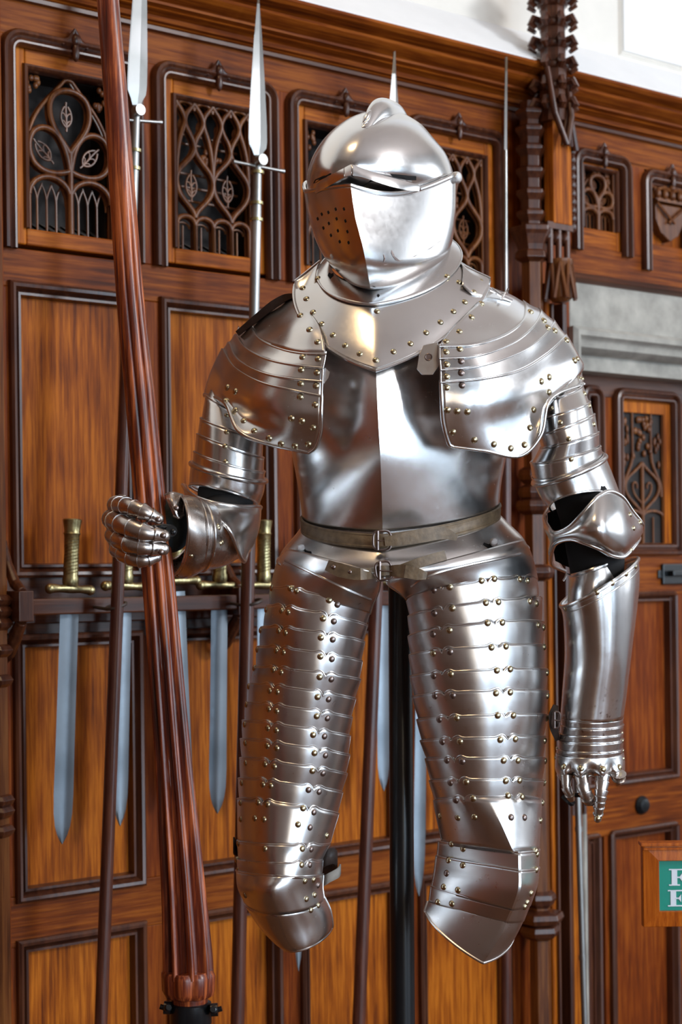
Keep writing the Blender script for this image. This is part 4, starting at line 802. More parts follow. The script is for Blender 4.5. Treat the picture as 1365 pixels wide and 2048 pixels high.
def tracery(kind, u0, u1, z0, z1, parent):
    """pierced carving filling one opening"""
    W_, H_ = u1 - u0, z1 - z0
    thick, thin = MB(), MB()
    def m(p, y=.012): return (u0 + p[0]*W_, y, z0 + p[1]*H_)
    def big(pts, y=.012, r=.0062, both=True):
        thick.tube([m(p, y) for p in pts], r, 8, flat=(0, 1, 0))
        if both: thick.tube([m(p, y + .012) for p in pts], r*.85, 6, flat=(0, 1, 0))
    def small(pts, y=.026, r=.0026): thin.tube([m(p, y) for p in pts], r, 6, flat=(0, 1, 0))
    def arch(x0, x1, zs, zt, n=16): return [((x0 + x1)/2 + (x1 - x0)/2*math.cos(math.pi - math.pi*k/n), zs + (zt - zs)*math.sin(math.pi*k/n)) for k in range(n + 1)]
    big([(.0, 0), (.0, 1)], r=.005); big([(1, 0), (1, 1)], r=.005)
    def lancets(x0, x1, n, zs, zt):
        w_ = (x1 - x0)/n
        for i in range(n):
            if i: small([(x0 + i*w_, 0), (x0 + i*w_, zs)])
            xm = x0 + (i + .5)*w_; small(bez([(x0 + i*w_, zs - .02), (x0 + i*w_, zs + .06), (xm, zt - .03), (xm, zt)], 8), r=.0022); small(bez([(x0 + (i + 1)*w_, zs - .02), (x0 + (i + 1)*w_, zs + .06), (xm, zt - .03), (xm, zt)], 8), r=.0022)
    def leaf(c, s, a):
        ca, sa = math.cos(a), math.sin(a)
        def g(x, y): return (c[0] + s*(x*ca - y*sa), c[1] + s*.62*(x*sa + y*ca))
        small([g(*p) for p in bez([(0, -1), (.1, -.5), (-.1, .2), (0, 1)], 10)], r=.0024)
        for sx in (-1, 1): small([g(*p) for p in bez([(0, -.7), (sx*.55, -.4), (sx*.5, .3), (sx*.12, .7)], 10)], r=.0024)
        for sx, yy in ((-1, .2), (1, .2), (-1, -.3), (1, -.3)): small([g(*p) for p in bez([(0, yy - .3), (sx*.1, yy), (sx*.25, yy + .1), (sx*.34, yy)], 6)], r=.0018)
    if kind == 'A':
        big([(.5, 0), (.5, .52)], r=.007)
        for x0, x1 in ((.02, .5), (.5, .98)):
            big([(x0, .22)] + arch(x0, x1, .22, .345) + [(x1, .22)]); big([(x0, 0), (x0, .22)], r=.005); lancets(x0 + .02, x1 - .02, 4, .2, .31)
        big(bez([(.5, .40), (.38, .36), (.06, .34), (.03, .50), (.0, .66), (.28, .70), (.40, .58), (.46, .52), (.48, .46), (.5, .36)], 12))
        big(bez([(.5, .40), (.62, .36), (.94, .34), (.97, .50), (1.0, .66), (.72, .70), (.60, .58), (.54, .52), (.52, .46), (.5, .36)], 12))
        big(bez([(.5, .50), (.44, .58), (.24, .66), (.27, .80), (.30, .94), (.70, .94), (.73, .80), (.76, .66), (.56, .58), (.5, .50)], 14))
        big(bez([(.02, .55), (.06, .75), (.3, .85), (.45, .965), (.5, .985), (.55, .965), (.55, .965), (.7, .85), (.94, .75), (.98, .55)], 12), y=.016, r=.004)
        leaf((.5, .75), .15, 0); leaf((.23, .51), .16, .8); leaf((.77, .51), .16, -.8)
        for cx, cz in ((.1, .9), (.9, .9)):
            for k in range(9): thin.ball(m((cx + random.uniform(-.07, .07), cz + random.uniform(-.07, .06)), .022), .006, .005, .007, 8, 5)
    else:
        for i in range(4):
            x0, x1 = .02 + i*.24, .02 + (i + 1)*.24
            big([(x0, .0), (x0, .17)] + arch(x0, x1, .17, .225) + [(x1, .0)], r=.0055); small([((x0 + x1)/2, 0), ((x0 + x1)/2, .17)]); small(arch(x0 + .03, x1 - .03, .15, .19))
        for c in (.26, .74):
            for s in (-1, 1):
                big(bez([(c, .22), (c + s*.02, .30), (c + s*.24, .33), (c + s*.24, .46), (c + s*.24, .55), (c + s*.02, .60), (c, .68)], 12))
            leaf((c, .44), .17, 0)
        for c in (.02, .26, .5, .74, .98):
            for s in (-1, 1):
                if 0 <= c + s*.12 <= 1: big(bez([(c, .68 if c not in (.02, .5, .98) else .46), (c + s*.0, .76), (c + s*.12, .80), (c + s*.12, .86), (c + s*.12, .92), (c + s*.0, .96), (c - s*.0, .99)], 12), r=.0055)
        for c in (.14, .38, .62, .86): leaf((c, .83), .10, 0); big(arch(c - .12, c + .12, .93, .985), r=.004)
        for k in range(16): thin.ball(m((.5 + random.uniform(-.12, .12), .64 + random.uniform(-.05, .04)), .02), .007, .006, .007, 8, 5)
        for zz in (.36, .45, .54, .74, .80): small([(.04, zz), (.96, zz - .01)], y=.05, r=.003)
    o = thick.build('tracery', M['carve'], parent, angle=50); thin.build('fine_carving', M['carve'], o if False else parent, angle=50)
def tracery_panel(kind, u0, u1, zb, zt, oz0, oz1, name='tracery_panel', ins=(.045, .03), hood=True, rec=.10, side=None):
    """opening framed by boards, a recess behind, carving in it; hood moulding round top and sides"""
    a, b = u0 + ins[0], u1 - ins[0]; t = side or .003
    mb = MB(); mb.box(u0, a, .006, .045, zb, zt); mb.box(b, u1, .006, .045, zb, zt)
    fr = mb.build(name, M['oak'], WALL, smooth=False, bevel=.003)
    mb = MB(); mb.box(a, b, .006, .045, oz1, zt); mb.box(a, b, .006, .045, zb, oz0); mb.build('cross_board', M['oak_h'], fr, smooth=False, bevel=.003)
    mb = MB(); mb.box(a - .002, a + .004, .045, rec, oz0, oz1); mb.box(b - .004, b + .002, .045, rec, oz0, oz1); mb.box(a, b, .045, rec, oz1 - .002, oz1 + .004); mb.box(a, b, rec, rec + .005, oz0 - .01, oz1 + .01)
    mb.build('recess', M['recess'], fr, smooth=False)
    mb = MB(); n = 8 if kind == 'A' else 8; w_ = (b - a)/n
    for i in range(n): mb.prism([(0, 0), (1, 0), (1, 1)], 0, 1) if False else mb.add([(a + i*w_, .03, oz0 + .001), (a + (i + 1)*w_, .03, oz0 - .004), (a + (i + 1)*w_, rec, oz0 + .030), (a + i*w_, rec, oz0 + .035)], [(0, 1, 2, 3)])
    mb.build('dusty_sill', M['dust'], fr, smooth=False)
    mb = MB(); moulding(mb, [(a, oz0), (a, oz1), (b, oz1), (b, oz0)], [(.006, -.006), (.004, .002), (0, .004), (-.004, .001), (-.006, -.006), (-.007, -.02)]); mb.build('inner_bead', M['dark'], fr, angle=40)
    tracery(kind, a + .005, b - .005, oz0, oz1, fr)
    if hood:
        mb = MB(); moulding(mb, rrect(u0, u1, zb - .012, zt, .028, True), PROF)
        mid = (u0 + u1)/2; mb.tube([(mid - .03, -.010, zt + .004), (mid - .012, -.012, zt + .012), (mid, -.014, zt + .036)], [.007, .007, .002], 8); mb.tube([(mid + .03, -.010, zt + .004), (mid + .012, -.012, zt + .012), (mid, -.014, zt + .036)], [.007, .007, .002], 8); mb.ball((mid, -.016, zt + .012), .010, .01, .014)
        mb.ball((mid, -.016, zt - .012), .008, .008, .02)
        mb.build('hood_moulding', M['dark'], fr, angle=35)
    return fr
def low_panel(u0, u1, z0, z1, mat=None, name='plain_panel', parent=WALL, pf=PROF2, w_=.018):
    p = MB().box(u0, u1, .016, .03, z0, z1).build(name, mat or M['oak'], parent, smooth=False)
    mb = MB(); moulding(mb, [(u0, z0), (u0, z1), (u1, z1), (u1, z0)], pf, closed=True); mb.build('panel_moulding', M['dark'], p, angle=35)
    return p
us = []
zmt, zmb = Z(300, 1140), Z(300, 1272)
wbox('rail', M['dark_h'], uL0, ue + .05, -.001, T, zmb, zmt)  # darker than the other rails: shadow at the rack put into its colour
for i, u0 in enumerate(pl[:6]):
    u1 = u0 + pw
    if u0 > ue: break
    if u1 > ue + .03: u1 = ue
    us.append((u0, u1))
    tracery_panel('AB'[(i) % 2], u0, u1, zr1 + .010, zh, zopb, zopt)
    low_panel(u0 + .012, u1 - .012, zmt, zr0 - .002); low_panel(u0 + .012, u1 - .012, zlb + .0, zmb)
    low_panel(u0 + .012, u1 - .012, .35, zlr)
prev = uL0
for u0, u1 in us + [(ue + .06, ue + .07)]:
    a, b = prev, u0
    if b > a:
        wbox('stile', M['red'], a, b, .0005, T, zr1, zh + .004); wbox('stile', M['red'], a - .012*(prev != uL0), b + .012, .0005, T, zlb, zr0); wbox('stile', M['red'], a - .012*(prev != uL0), b + .012, .0005, T, .1, zlr)
    prev = u1
# cornice
TC = wob('trim_1')
zc1 = zc0
def zoff(px, py): return Z(px, py, .07)
zt_ = Z(700, 28, .11)
hC = zt_ - zc0
prof = [(0, 0), (.012, .02), (.018, .05), (.016, .09), (.026, .10), (.030, .20), (.038, .24), (.050, .27), (.046, .33), (.060, .36), (.060, .42), (.072, .48), (.085, .54), (.092, .62), (.090, .70), (.080, .74), (.088, .78), (.110, .84), (.118, .92), (.116, 1.0), (.0, 1.02)]
mb = MB(); x0, x1 = uL0, 6.8
mb.grid([[(x, -a, zc0 + b*hC) for a, b in prof] for x in (x0, x1)]); mb.build('cornice_moulding', M['red_h'], TC, angle=25)
mb = MB(); mb.box(x0, x1, -.014, .0, zc0 - .006, zc0 + .002); mb.build('lower_bead', M['dark_h'], TC, smooth=False)
WU = wob('wall_upper'); 
MB().box(x0, 6.8, .06, .12, zt_ - .02, 6.0).build('plaster', M['cream'], WU, smooth=False)
TL = wob('trim_2')
mb = MB(); mb.grid([[(x, -.10, zt_ + .002), (x, -.10, zt_ + .010), (x, .06, zt_ + .14)] for x in (x0, x1)]); mb.build('white_coving', M['white'], TL, smooth=False)
uc, zcq = WL(1246, 106, -.05)
mb = MB(); moulding(mb, [(uc + 1.2, zcq), (uc, zcq), (uc, 5.6), (uc + 1.2, 5.6)], [(.006, 0), (0, .008), (-.006, 0)], closed=True)
pm = mb.build('plaster_panel', M['cream'], WU, angle=40); pm.location.y = .06
MB().box(uc + .01, uc + 1.2, .052, .062, zcq + .01, 5.6).build('plaster_face', M['white'], WU, smooth=False)
# ------------------------------------------------ right bay above the door
def bay(px0, py0, px1, py1): return
for kind, xa, xb, ya, oz in (('B', 1152, 1252, 305, (322, 447)), ('C', 1290, 1385, 347, (360, 480))):
    ua, ub = U(xa, 400), U(xb, 400); zt2, zb2 = Z(xa, ya), Z(xa, ya + 185); o1, o0 = Z(xa + 12, oz[0] + 8), Z(xa + 12, oz[1] + 5)
    if kind == 'B': tracery_panel('A', ua, ub, zb2, zt2, o0, o1, ins=(.03, .03), rec=.08)
    else:
        fr = tracery_panel('A', ua, ub, zb2, zt2, o0, o1, ins=(.02, .03), rec=.06)
        for c in list(fr.children):
            if c.name.startswith(('tracery', 'fine_carving')): bpy.data.objects.remove(c)
        cu, cz = (ua + ub)/2, (o0 + o1)/2; W_ = (ub - ua)*.30; H_ = (o1 - o0)*.42
        mb = MB(); poly = [(cu - W_, cz + H_*.45), (cu + W_, cz + H_*.45), (cu + W_*.98, cz - H_*.2), (cu + W_*.6, cz - H_*.75), (cu, cz - H_*1.05), (cu - W_*.6, cz - H_*.75), (cu - W_*.98, cz - H_*.2)]
        mb.prism(poly, -.004, .03); sh = mb.build('shield', M['carve'], fr, smooth=False, bevel=.003)
        mb = MB(); mb.tube([(cu - W_, -.01, cz + H_*.45), (cu + W_*.2, -.01, cz - H_*.3)], .004, 6); mb.tube([(cu + W_, -.01, cz + H_*.45), (cu - W_*.2, -.01, cz - H_*.3)], .004, 6)
        mb.box(cu - W_, cu + W_, -.012, .02, cz + H_*.52, cz + H_*.66)
        for k in range(5): mb.ball((cu - W_ + k*W_/2, -.012, cz + H_*.82), .010, .010, .014, 10, 6)
        mb.tube([(cu - W_, -.008, cz + H_*.6), (cu - W_*1.1, -.008, cz + H_*.95), (cu - W_*.5, -.01, cz + H_*1.1), (cu, -.01, cz + H_*1.0), (cu + W_*.5, -.01, cz + H_*1.1), (cu + W_*1.1, -.008, cz + H_*.95), (cu + W_, -.008, cz + H_*.6)], .005, 6); mb.ball((cu, -.012, cz + H_*1.12), .01)
        mb.build('crown', M['carve'], fr, angle=50)
        mb = MB(); 
        for s in (-1, 1): mb.tube([(cu + s*W_*1.35, .0, o0), (cu + s*W_*1.35, .0, o1 - .02)], .008, 8); mb.tube([(cu + s*W_*1.35, .0, o1 - .02), (cu + s*W_*1.2, .0, o1 - .004), (cu + s*W_*.9, .0, o1 - .01)], .006, 8)
        mb.build('side_colonnette', M['carve'], fr, angle=50)
        mb = MB(); mb.box(ua + .02, ub - .02, .022, .03, o0, o1); mb.build('shield_backing', M['oak'], fr, smooth=False)
ud0 = U(1136, 400); zbr = Z(1160, 494); zbb = Z(1160, 566)
MB().box(U(1252, 400), U(1290, 400), .0, T, zbr - .02, zh + .01).build('stile', M['red'], WALL, smooth=False)
MB().box(ud0 - .04, U(1152, 400), .0, T, zbr - .02, zh + .01).build('stile', M['red'], WALL, smooth=False)
MB().box(ud0 - .04, 6.8, .0, T, Z(1150, 305) - .004, zh + .01).build('rail', M['red_h'], WALL, smooth=False)
MB().box(ud0 - .04, 6.8, .0, T, Z(1160, 545), zbr + .004).build('rail', M['red_h'], WALL, smooth=False)
MB().box(U(1385, 400), 6.8, .002, T, zbr - .03, zh + .01).build('plain_panel', M['red'], WALL, smooth=False)
mb = MB(); zz = Z(1160, 545); mb.grid([[(x, 0, zz), (x, -.012, zz - .004), (x, -.02, zz - .018), (x, -.01, zz - .026), (x, 0, zz - .030), (x, .03, zz - .034)] for x in (ud0 - .04, 6.8)]); mb.build('door_head_moulding', M['dark_h'], WALL, angle=25)
wbox('rail', M['red_h'], uL0, ue + .05, -.001, T, .02, .36)
# ------------------------------------------------ stone door surround
TS = wob('trim_3')
zs1 = Z(1160, 566); zs0 = Z(1168, 738, -.02); zs2 = Z(1168, 668)
us0 = U(1138, 650); us1 = us0 + 1.75; uj = U(1161, 760)
mb = MB(); mb.box(us0, us1, -.004, .10, zs2, zs1 + .01); mb.build('lintel', M['stone'], TS, smooth=False, bevel=.004)
mb = MB(); L_ = [(x, z) for x, z in ((uj - .035, .02), (uj - .035, zs2 - .0), (us1 - .06, zs2 - .0), (us1 - .06, .02))]
moulding(mb, L_, [(.012, .0), (.014, .024), (.004, .034), (-.008, .03), (-.014, .016), (-.022, .008), (-.034, .004), (-.046, -.02), (-.052, -.10)]); mb.build('stone_moulding', M['stone'], TS, angle=40)
mb = MB(); mb.box(us0, uj - .03, -.003, .10, .02, zs2); mb.box(us1 - .06, us1, -.003, .10, .02, zs2); mb.build('jamb', M['stone'], TS, smooth=False)
mb = MB(); mb.box(uj - .03, us1 - .05, .04, .13, zs0 + .0, zs2 - .01); mb.build('lintel_soffit', M['stone'], TS, smooth=False)
wbox('plain_panel', M['red'], us1, 6.8, .002, T, .02, Z(1160, 545) + .01)
for k in range(2):
    x_ = us1 + .15 + k*1.3
    if x_ + 1.1 < 6.9: low_panel(x_, x_ + 1.05, .4, 1.5); low_panel(x_, x_ + 1.05, 1.65, 2.3)
# ------------------------------------------------ the door, set back .10
DR = wob('door_1'); n_ = -.10
dz1 = zs0; du0 = uj + .002; du1 = us1 - .1
def DL(px, py): return WL(px, py, n_)
mb = MB(); mb.box(du0 - .05, du1, .118, .129, .03, dz1 + .02); mb.build('door_leaf', M['red'], DR, smooth=False)
leaf_ = bpy.data.objects['door_leaf']
def dbox(name, mat, px0, px1, py0, py1, y0=.100, y1=.12, ref=1280):
    a, b = DL(px0, py0)[0], DL(px1, py0)[0]; zt, zb = DL(ref, py0)[1], DL(ref, py1)[1]
    return MB().box(a, b, y0, y1, zb, zt).build(name, mat, leaf_, smooth=False, bevel=.002)
dbox('door_rail', M['dark_h'], 1140, 1500, 745, 800); dbox('door_rail', M['red_h'], 1140, 1500, 1100, 1190); dbox('door_rail', M['red_h'], 1140, 1500, 1555, 1662)
for a, b, m_ in ((1158, 1178, 'dark'), (1200, 1236, 'red'), (1348, 1372, 'red')): dbox('door_stile', M[m_], a, b, 790, 2200, .102)
def dmould(px0, px1, py0, py1, pf=PROF2, arch=False):
    a, b = DL(px0, py0)[0], DL(px1, py0)[0]; zt, zb = DL(1280, py0)[1], DL(1280, py1)[1]
    mb = MB(); moulding(mb, rrect(a, b, zb, zt, .02 if arch else .002, False, 4), pf, closed=True); o = mb.build('door_moulding', M['dark'], leaf_, angle=35); o.location.y = .100; return a, b, zb, zt
a, b, zb, zt = dmould(1233, 1350, 790, 1100, PROF, True)
oa, ob = DL(1246, 900)[0], DL(1330, 900)[0]; oz1, oz0 = DL(1285, 826)[1], DL(1285, 1086)[1]
mb = MB(); mb.box(a, oa, .102, .118, zb, zt); mb.box(ob, b, .102, .118, zb, zt); mb.box(oa, ob, .102, .118, oz1, zt); mb.box(oa, ob, .102, .118, zb, oz0); mb.build('door_panel_frame', M['oak'], leaf_, smooth=False)
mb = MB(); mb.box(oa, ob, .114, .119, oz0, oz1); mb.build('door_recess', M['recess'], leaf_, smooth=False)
e_ = bpy.data.objects.new('door_tracery', None); COL.objects.link(e_); e_.parent = leaf_; e_['_o'] = (0, 0, 0); e_.location.y = .0
# smaller carved upright tracery of the door
def door_tracery():
    W_, H_ = ob - oa, oz1 - oz0; mb = MB()
    def m(p): return (oa + p[0]*W_, .108, oz0 + p[1]*H_)
    def ln(p, r=.0045): mb.tube([m(q_) for q_ in p], r, 6, flat=(0, 1, 0))
    ln([(.5, 0), (.5, .62)], .0055); ln([(0, 0), (0, 1)]); ln([(1, 0), (1, 1)])
    for x0, x1 in ((0, .5), (.5, 1)):
        ln([(x0 + (x1 - x0)*(.5 - .5*math.cos(math.pi*k/12)), .20 + .05*math.sin(math.pi*k/12)) for k in range(13)]); ln([((x0 + x1)/2, 0), ((x0 + x1)/2, .2)], .003)
    for s in (-1, 1):
        ln(bez([(.5, .22), (.5 + s*.1, .30), (.5 + s*.42, .34), (.5 + s*.40, .44), (.5 + s*.38, .52), (.5 + s*.15, .54), (.5, .62)], 12)); ln(bez([(.5, .30), (.5 + s*.1, .34), (.5 + s*.25, .38), (.5 + s*.22, .45), (.5 + s*.2, .48), (.5 + s*.1, .47), (.5 + s*.12, .42)], 8), .003)
        ln(bez([(.5 + s*.45, .36), (.5 + s*.5, .5), (.5 + s*.2, .56), (.5 + s*.22, .7)], 10)); ln([(.5 + s*.22, .66), (.5 + s*.22, 1)], .0035)
    for k in range(22): mb.ball(m((random.uniform(.28, .72), random.uniform(.66, .97))), .007, .006, .010, 8, 5)
    for k in range(16): mb.ball(m((random.choice((random.uniform(.04, .22), random.uniform(.78, .96))), random.uniform(.6, .97))), .005, .005, .012, 8, 5)
    return mb
bpy.data.objects.remove(e_); door_tracery().build('door_tracery', M['carve'], leaf_, angle=50)
dmould(1236, 1345, 1193, 1555); dmould(1225, 1348, 1662, 2130); dmould(1172, 1192, 1193, 1555); dmould(1172, 1192, 1662, 2130); dmould(1166, 1196, 790, 1100, PROF, True)
mb = MB(); cu, cz = DL(1283, 1610); mb.lathe([(.0, 0), (.026, 0), (.026, .006), (.018, .016), (.0, .02)], (0, 0, 0), 24); ob_ = mb.build('door_stud', M['black'], leaf_); ob_.rotation_euler = (math.pi/2, 0, 0); ob_.location = (cu, .10, cz)
mb = MB(); a, zt = DL(1322, 1128); b, zb = DL(1380, 1168); mb.box(a, b, .090, .102, zb, zt); mb.box(a - .015, a + .01, .094, .102, (zb + zt)/2 - .012, (zb + zt)/2 + .012); mb.box(a + .02, b, .07, .10, (zb + zt)/2 - .006, (zb + zt)/2 + .01); mb.build('door_latch', M['black'], leaf_, smooth=False, bevel=.003)
# ================================================================== CARVED COLUMNS
def cpos(px, py, n): return WL(px, py, n)
CO = thing('carved_column', 'dark carved wooden buttress column with ringed shaft and crocketed pinnacle, between the panelling and the door', 'column', (O[0], O[1], 0), TH)
def hexshaft(mb, px, py0, py1, rpx, n, ys=6, prof=None):
    u, z1 = WL(px, py0, n); _, z0 = WL(px, py1, n)
    r = rpx*px2m(4.2); mb.lathe(prof or [(r, 0), (r, z1 - z0)], (u, -n, z0), ys, math.pi/6)
    return u, z0, z1, r
NC = .07
mb = MB(); u0c, u1c = U(1008, 600), U(1136, 600)
mb.box(u0c, u1c, -.006, .05, .05, zc0 + .01); mb.build('back_board', M['red'], CO, smooth=False, bevel=.003)
# ringed upper left shaft
mb = MB(); u, z0, z1, r = hexshaft(mb, 1061, 205, 452, 22, NC)
ys = [228, 262, 300, 345, 388, 430]
for y in ys:
    zz = WL(1061, y, NC)[1]; mb.lathe([(r*.95, -.020), (r*1.15, -.012), (r*1.42, -.002), (r*1.42, .006), (r*1.1, .012), (r*.95, .014)], (u, -NC, zz), 6, math.pi/6)
mb.build('ringed_shaft', M['dark'], CO, smooth=False, bevel=.001)
mb = MB(); z0, z1 = WL(1061, 525, NC)[1], WL(1061, 450, NC)[1]; h = z1 - z0
mb.lathe([(.026, 0), (.045, h*.1), (.042, h*.25), (.036, h*.32), (.040, h*.45), (.050, h*.7), (.056, h*.8), (.056, h*.92), (.03, h)], (u, -NC, z0), 6, math.pi/6); mb.build('capital', M['dark'], CO, smooth=False, bevel=.0015)
mb = MB(); zb = .12; mb.lathe([(.027, 0), (.027, z0 - zb)], (u, -NC, zb), 6, math.pi/6)
mb.build('lower_shaft', M['carve'], CO, smooth=False, bevel=.0015)
mb = MB()
for y, s in ((950, 1.0), (985, 1.0), (1012, 1.15), (1145, 1.15), (1800, 1.0), (1838, 1.45), (1865, 1.2)):
    zz = WL(1061, y, NC)[1]; mb.lathe([(.028, -.022), (.038*s, -.012), (.043*s, 0), (.040*s, .012), (.028, .020)], (u, -NC, zz), 6, math.pi/6)
mb.build('shaft_ring', M['dark'], CO, smooth=False, bevel=.001)
# pinnacle
NP = .11
mb = MB(); up, _ = WL(1107, 150, NP)
zt0, zt1 = WL(1107, 245, NP)[1], WL(1107, -60, NP)[1]
mb.lathe([(.036, 0), (.030, zt1 - zt0)], (up, -NP, zt0), 8, math.pi/8, 1.0, 1.0); mb.build('pinnacle_shaft', M['dark'], CO, smooth=False)
mb = MB()
for y in (-30, 8, 50, 92, 134, 176, 214):
    zz = WL(1107, y, NP)[1]
    mb.lathe([(.032, -.012), (.040, -.006), (.041, .004), (.033, .010)], (up, -NP, zz), 8, math.pi/8)
    for k in range(8):
        a = math.pi/8 + k*math.pi/4; c, s = math.cos(a), math.sin(a)
        mb.tube([(up + c*.032, -NP + s*.032, zz + .006), (up + c*.052, -NP + s*.052, zz + .010), (up + c*.058, -NP + s*.058, zz - .002), (up + c*.046, -NP + s*.046, zz - .012)], [.009, .011, .010, .006], 6)
mb.build('crocket_ring', M['dark'], CO, angle=50)
mb = MB(); zg1 = WL(1118, 215, NP)[1]; zg0 = WL(1118, 300, NP)[1]; wg = .052
mb.tube([(up - wg, -NP - .03, WL(1095, 145, NP)[1]), (up - wg*.8, -NP - .045, (zg1 + zg0)/2 + .02), (up - .006, -NP - .05, zg0 + .0)], .008, 8); mb.tube([(up + wg*.35, -NP - .03, WL(1125, 165, NP)[1]), (up + wg*.3, -NP - .045, (zg1 + zg0)/2 + .02), (up - .006, -NP - .05, zg0)], .008, 8)
mb.tube([(up + wg*.4, -NP - .03, zg1), (up + wg*1.1, -NP - .02, zg0)], .008, 8); mb.tube([(up + wg*.4, -NP - .03, zg1), (up - wg*.1, -NP - .035, zg0)], .006, 8)
for k in range(3): mb.tube([(up + wg*(.35 + k*.14), -NP - .026, zg1 - .02 - k*.016), (up + wg*(.40 + k*.16), -NP - .026, zg0 + .006)], .003, 6)
mb.build('gable', M['dark'], CO, angle=50)
mb = MB(); za, zb_ = WL(1120, 298, NP)[1], WL(1120, 450, NP)[1]; ua, ub = U(1101, 380, NP), U(1138, 380, NP)
mb.box(ua, ub, -NP - .012, -NP + .022, zb_, za + .07); fb = mb.build('face_board', M['oak'], CO, smooth=False, bevel=.003)
mb = MB(); mb.box(ua + .022, ub - .004, -NP + .02, -.01, zb_ - .02, za + .10); mb.build('side_board', M['carve'], CO, smooth=False)
mb = MB(); ux = ub + .012
for k in range(10):
    zz = zb_ + (za - zb_)*k/9; mb.ball((ux, -NP + .0, zz), .011, .011, .014, 10, 6)
mb.tube([(ux, -NP, zb_ - .01), (ux, -NP, za)], .006, 8); mb.build('twisted_colonnette', M['dark'], CO, angle=60)
mb = MB(); zk1, zk0 = WL(1125, 452, NP)[1], WL(1125, 530, NP)[1]
for dx in (-.03, .0, .03): mb.ball((up + .012 + dx, -NP + .01, (zk1 + zk0)/2 + .02), .015, .018, .02, 10, 7); mb.tube([(up + .012 + dx, -NP, zk1), (up + .012 + dx, -NP, zk0)], .008, 8)
mb.box(up - .035, up + .055, -NP - .01, -.02, zk1 - .012, zk1 + .004); mb.build('knop', M['dark'], CO, angle=50)
mb = MB(); zd1, zd0 = WL(1130, 528, NP)[1], WL(1130, 606, NP)[1]; cx = up + .016
for k in range(8):
    a = 2*math.pi*k/8; a2 = a + math.pi/8; c, s = math.cos(a), math.sin(a); c2, s2 = math.cos(a2), math.sin(a2)
    mb.tube([(cx + c*.028, -NP + s*.028, zd1), (cx + c2*.040, -NP + s2*.040, zd0 + .006)], .0055, 6); mb.tube([(cx + c*.028, -NP + s*.028, zd1), (cx + math.cos(a - math.pi/8)*.040, -NP + math.sin(a - math.pi/8)*.040, zd0 + .006)], .0055, 6)
mb.lathe([(.018, 0), (.030, .01), (.027, zd1 - zd0 - .01), (.034, zd1 - zd0), (.034, zd1 - zd0 + .008)], (cx, -NP, zd0), 8, 0); mb.build('pendant', M['carve'], CO, angle=50)
# clustered strips below the pendant down to the floor
for px, w_, n, m_ in ((1098, 10, .06, 'oak'), (1118, 12, .04, 'red'), (1132, 8, .07, 'dark'), (1086, 6, .03, 'dark'), (1108, 4, .07, 'dark')):
    mb = MB(); uu = U(px, 700, n); r = w_*px2m(4.3)/1.3; mb.box(uu - r, uu + r, -n, .0, .08, WL(px, 606, n)[1] + (0 if px > 1100 else .05)); mb.build('column_strip', M[m_], CO, smooth=False, bevel=.004)
# carved traceried pier between the column and the door, lower half
mb = MB(); a, b = U(1112, 1400, .02), U(1160, 1400, .02); mb.box(a, b, -.03, .0, .08, WL(1130, 1150, .02)[1]); pier = mb.build('pier', M['oak'], CO, smooth=False, bevel=.003)
mb = MB(); zq = WL(1130, 1160, .04)[1]
for k in range(5): mb.box(a - .004, b + .004, -.05 - .004*(k % 2)*3, -.0, zq - .02*k - .014, zq - .02*k)
mb.build('pier_capital', M['dark'], CO, smooth=False, bevel=.002)
mb = MB(); z1, z0 = WL(1130, 1235, .04)[1], WL(1130, 1650, .04)[1]
for k in range(14):
    zz = z1 - (z1 - z0)*.62*k/13; mb.tube([(a + .004, -.034, zz), (b - .004, -.034, zz + .03)], .005, 6)
for x in (a + .002, (a + b)/2, b - .002): mb.tube([(x, -.036, z0 + .02), (x, -.036, z0 + .16)], .005, 6)
mb.build('pier_carving', M['dark'], CO, angle=50)
# column at the left edge of the picture
CL = thing('carved_column', 'dark wooden column cut by the left edge of the picture, with ringed carving beside the sword rack', 'column', (O[0], O[1], 0), TH)
uu = U(-14, 1400, .06); mb = MB(); mb.box(uu - .07, U(9, 1400, .0), -.02, .0, .05, zc0); mb.build('back_board', M['red'], CL, smooth=False, bevel=.004)
mb = MB(); mb.lathe([(.028, .1), (.028, zc0)], (uu, -.06, 0), 6, math.pi/6); mb.build('shaft', M['carve'], CL, smooth=False)
mb = MB()
for y in (1200, 1222, 1246, 1300, 1360, 1600, 1622, 1660): 
    zz = WL(-14, y, .06)[1]; mb.lathe([(.026, -.016), (.036, -.008), (.040, .0), (.034, .008), (.026, .012)], (uu, -.06, zz), 6, math.pi/6)
mb.build('shaft_ring', M['dark'], CL, smooth=False, bevel=.001)
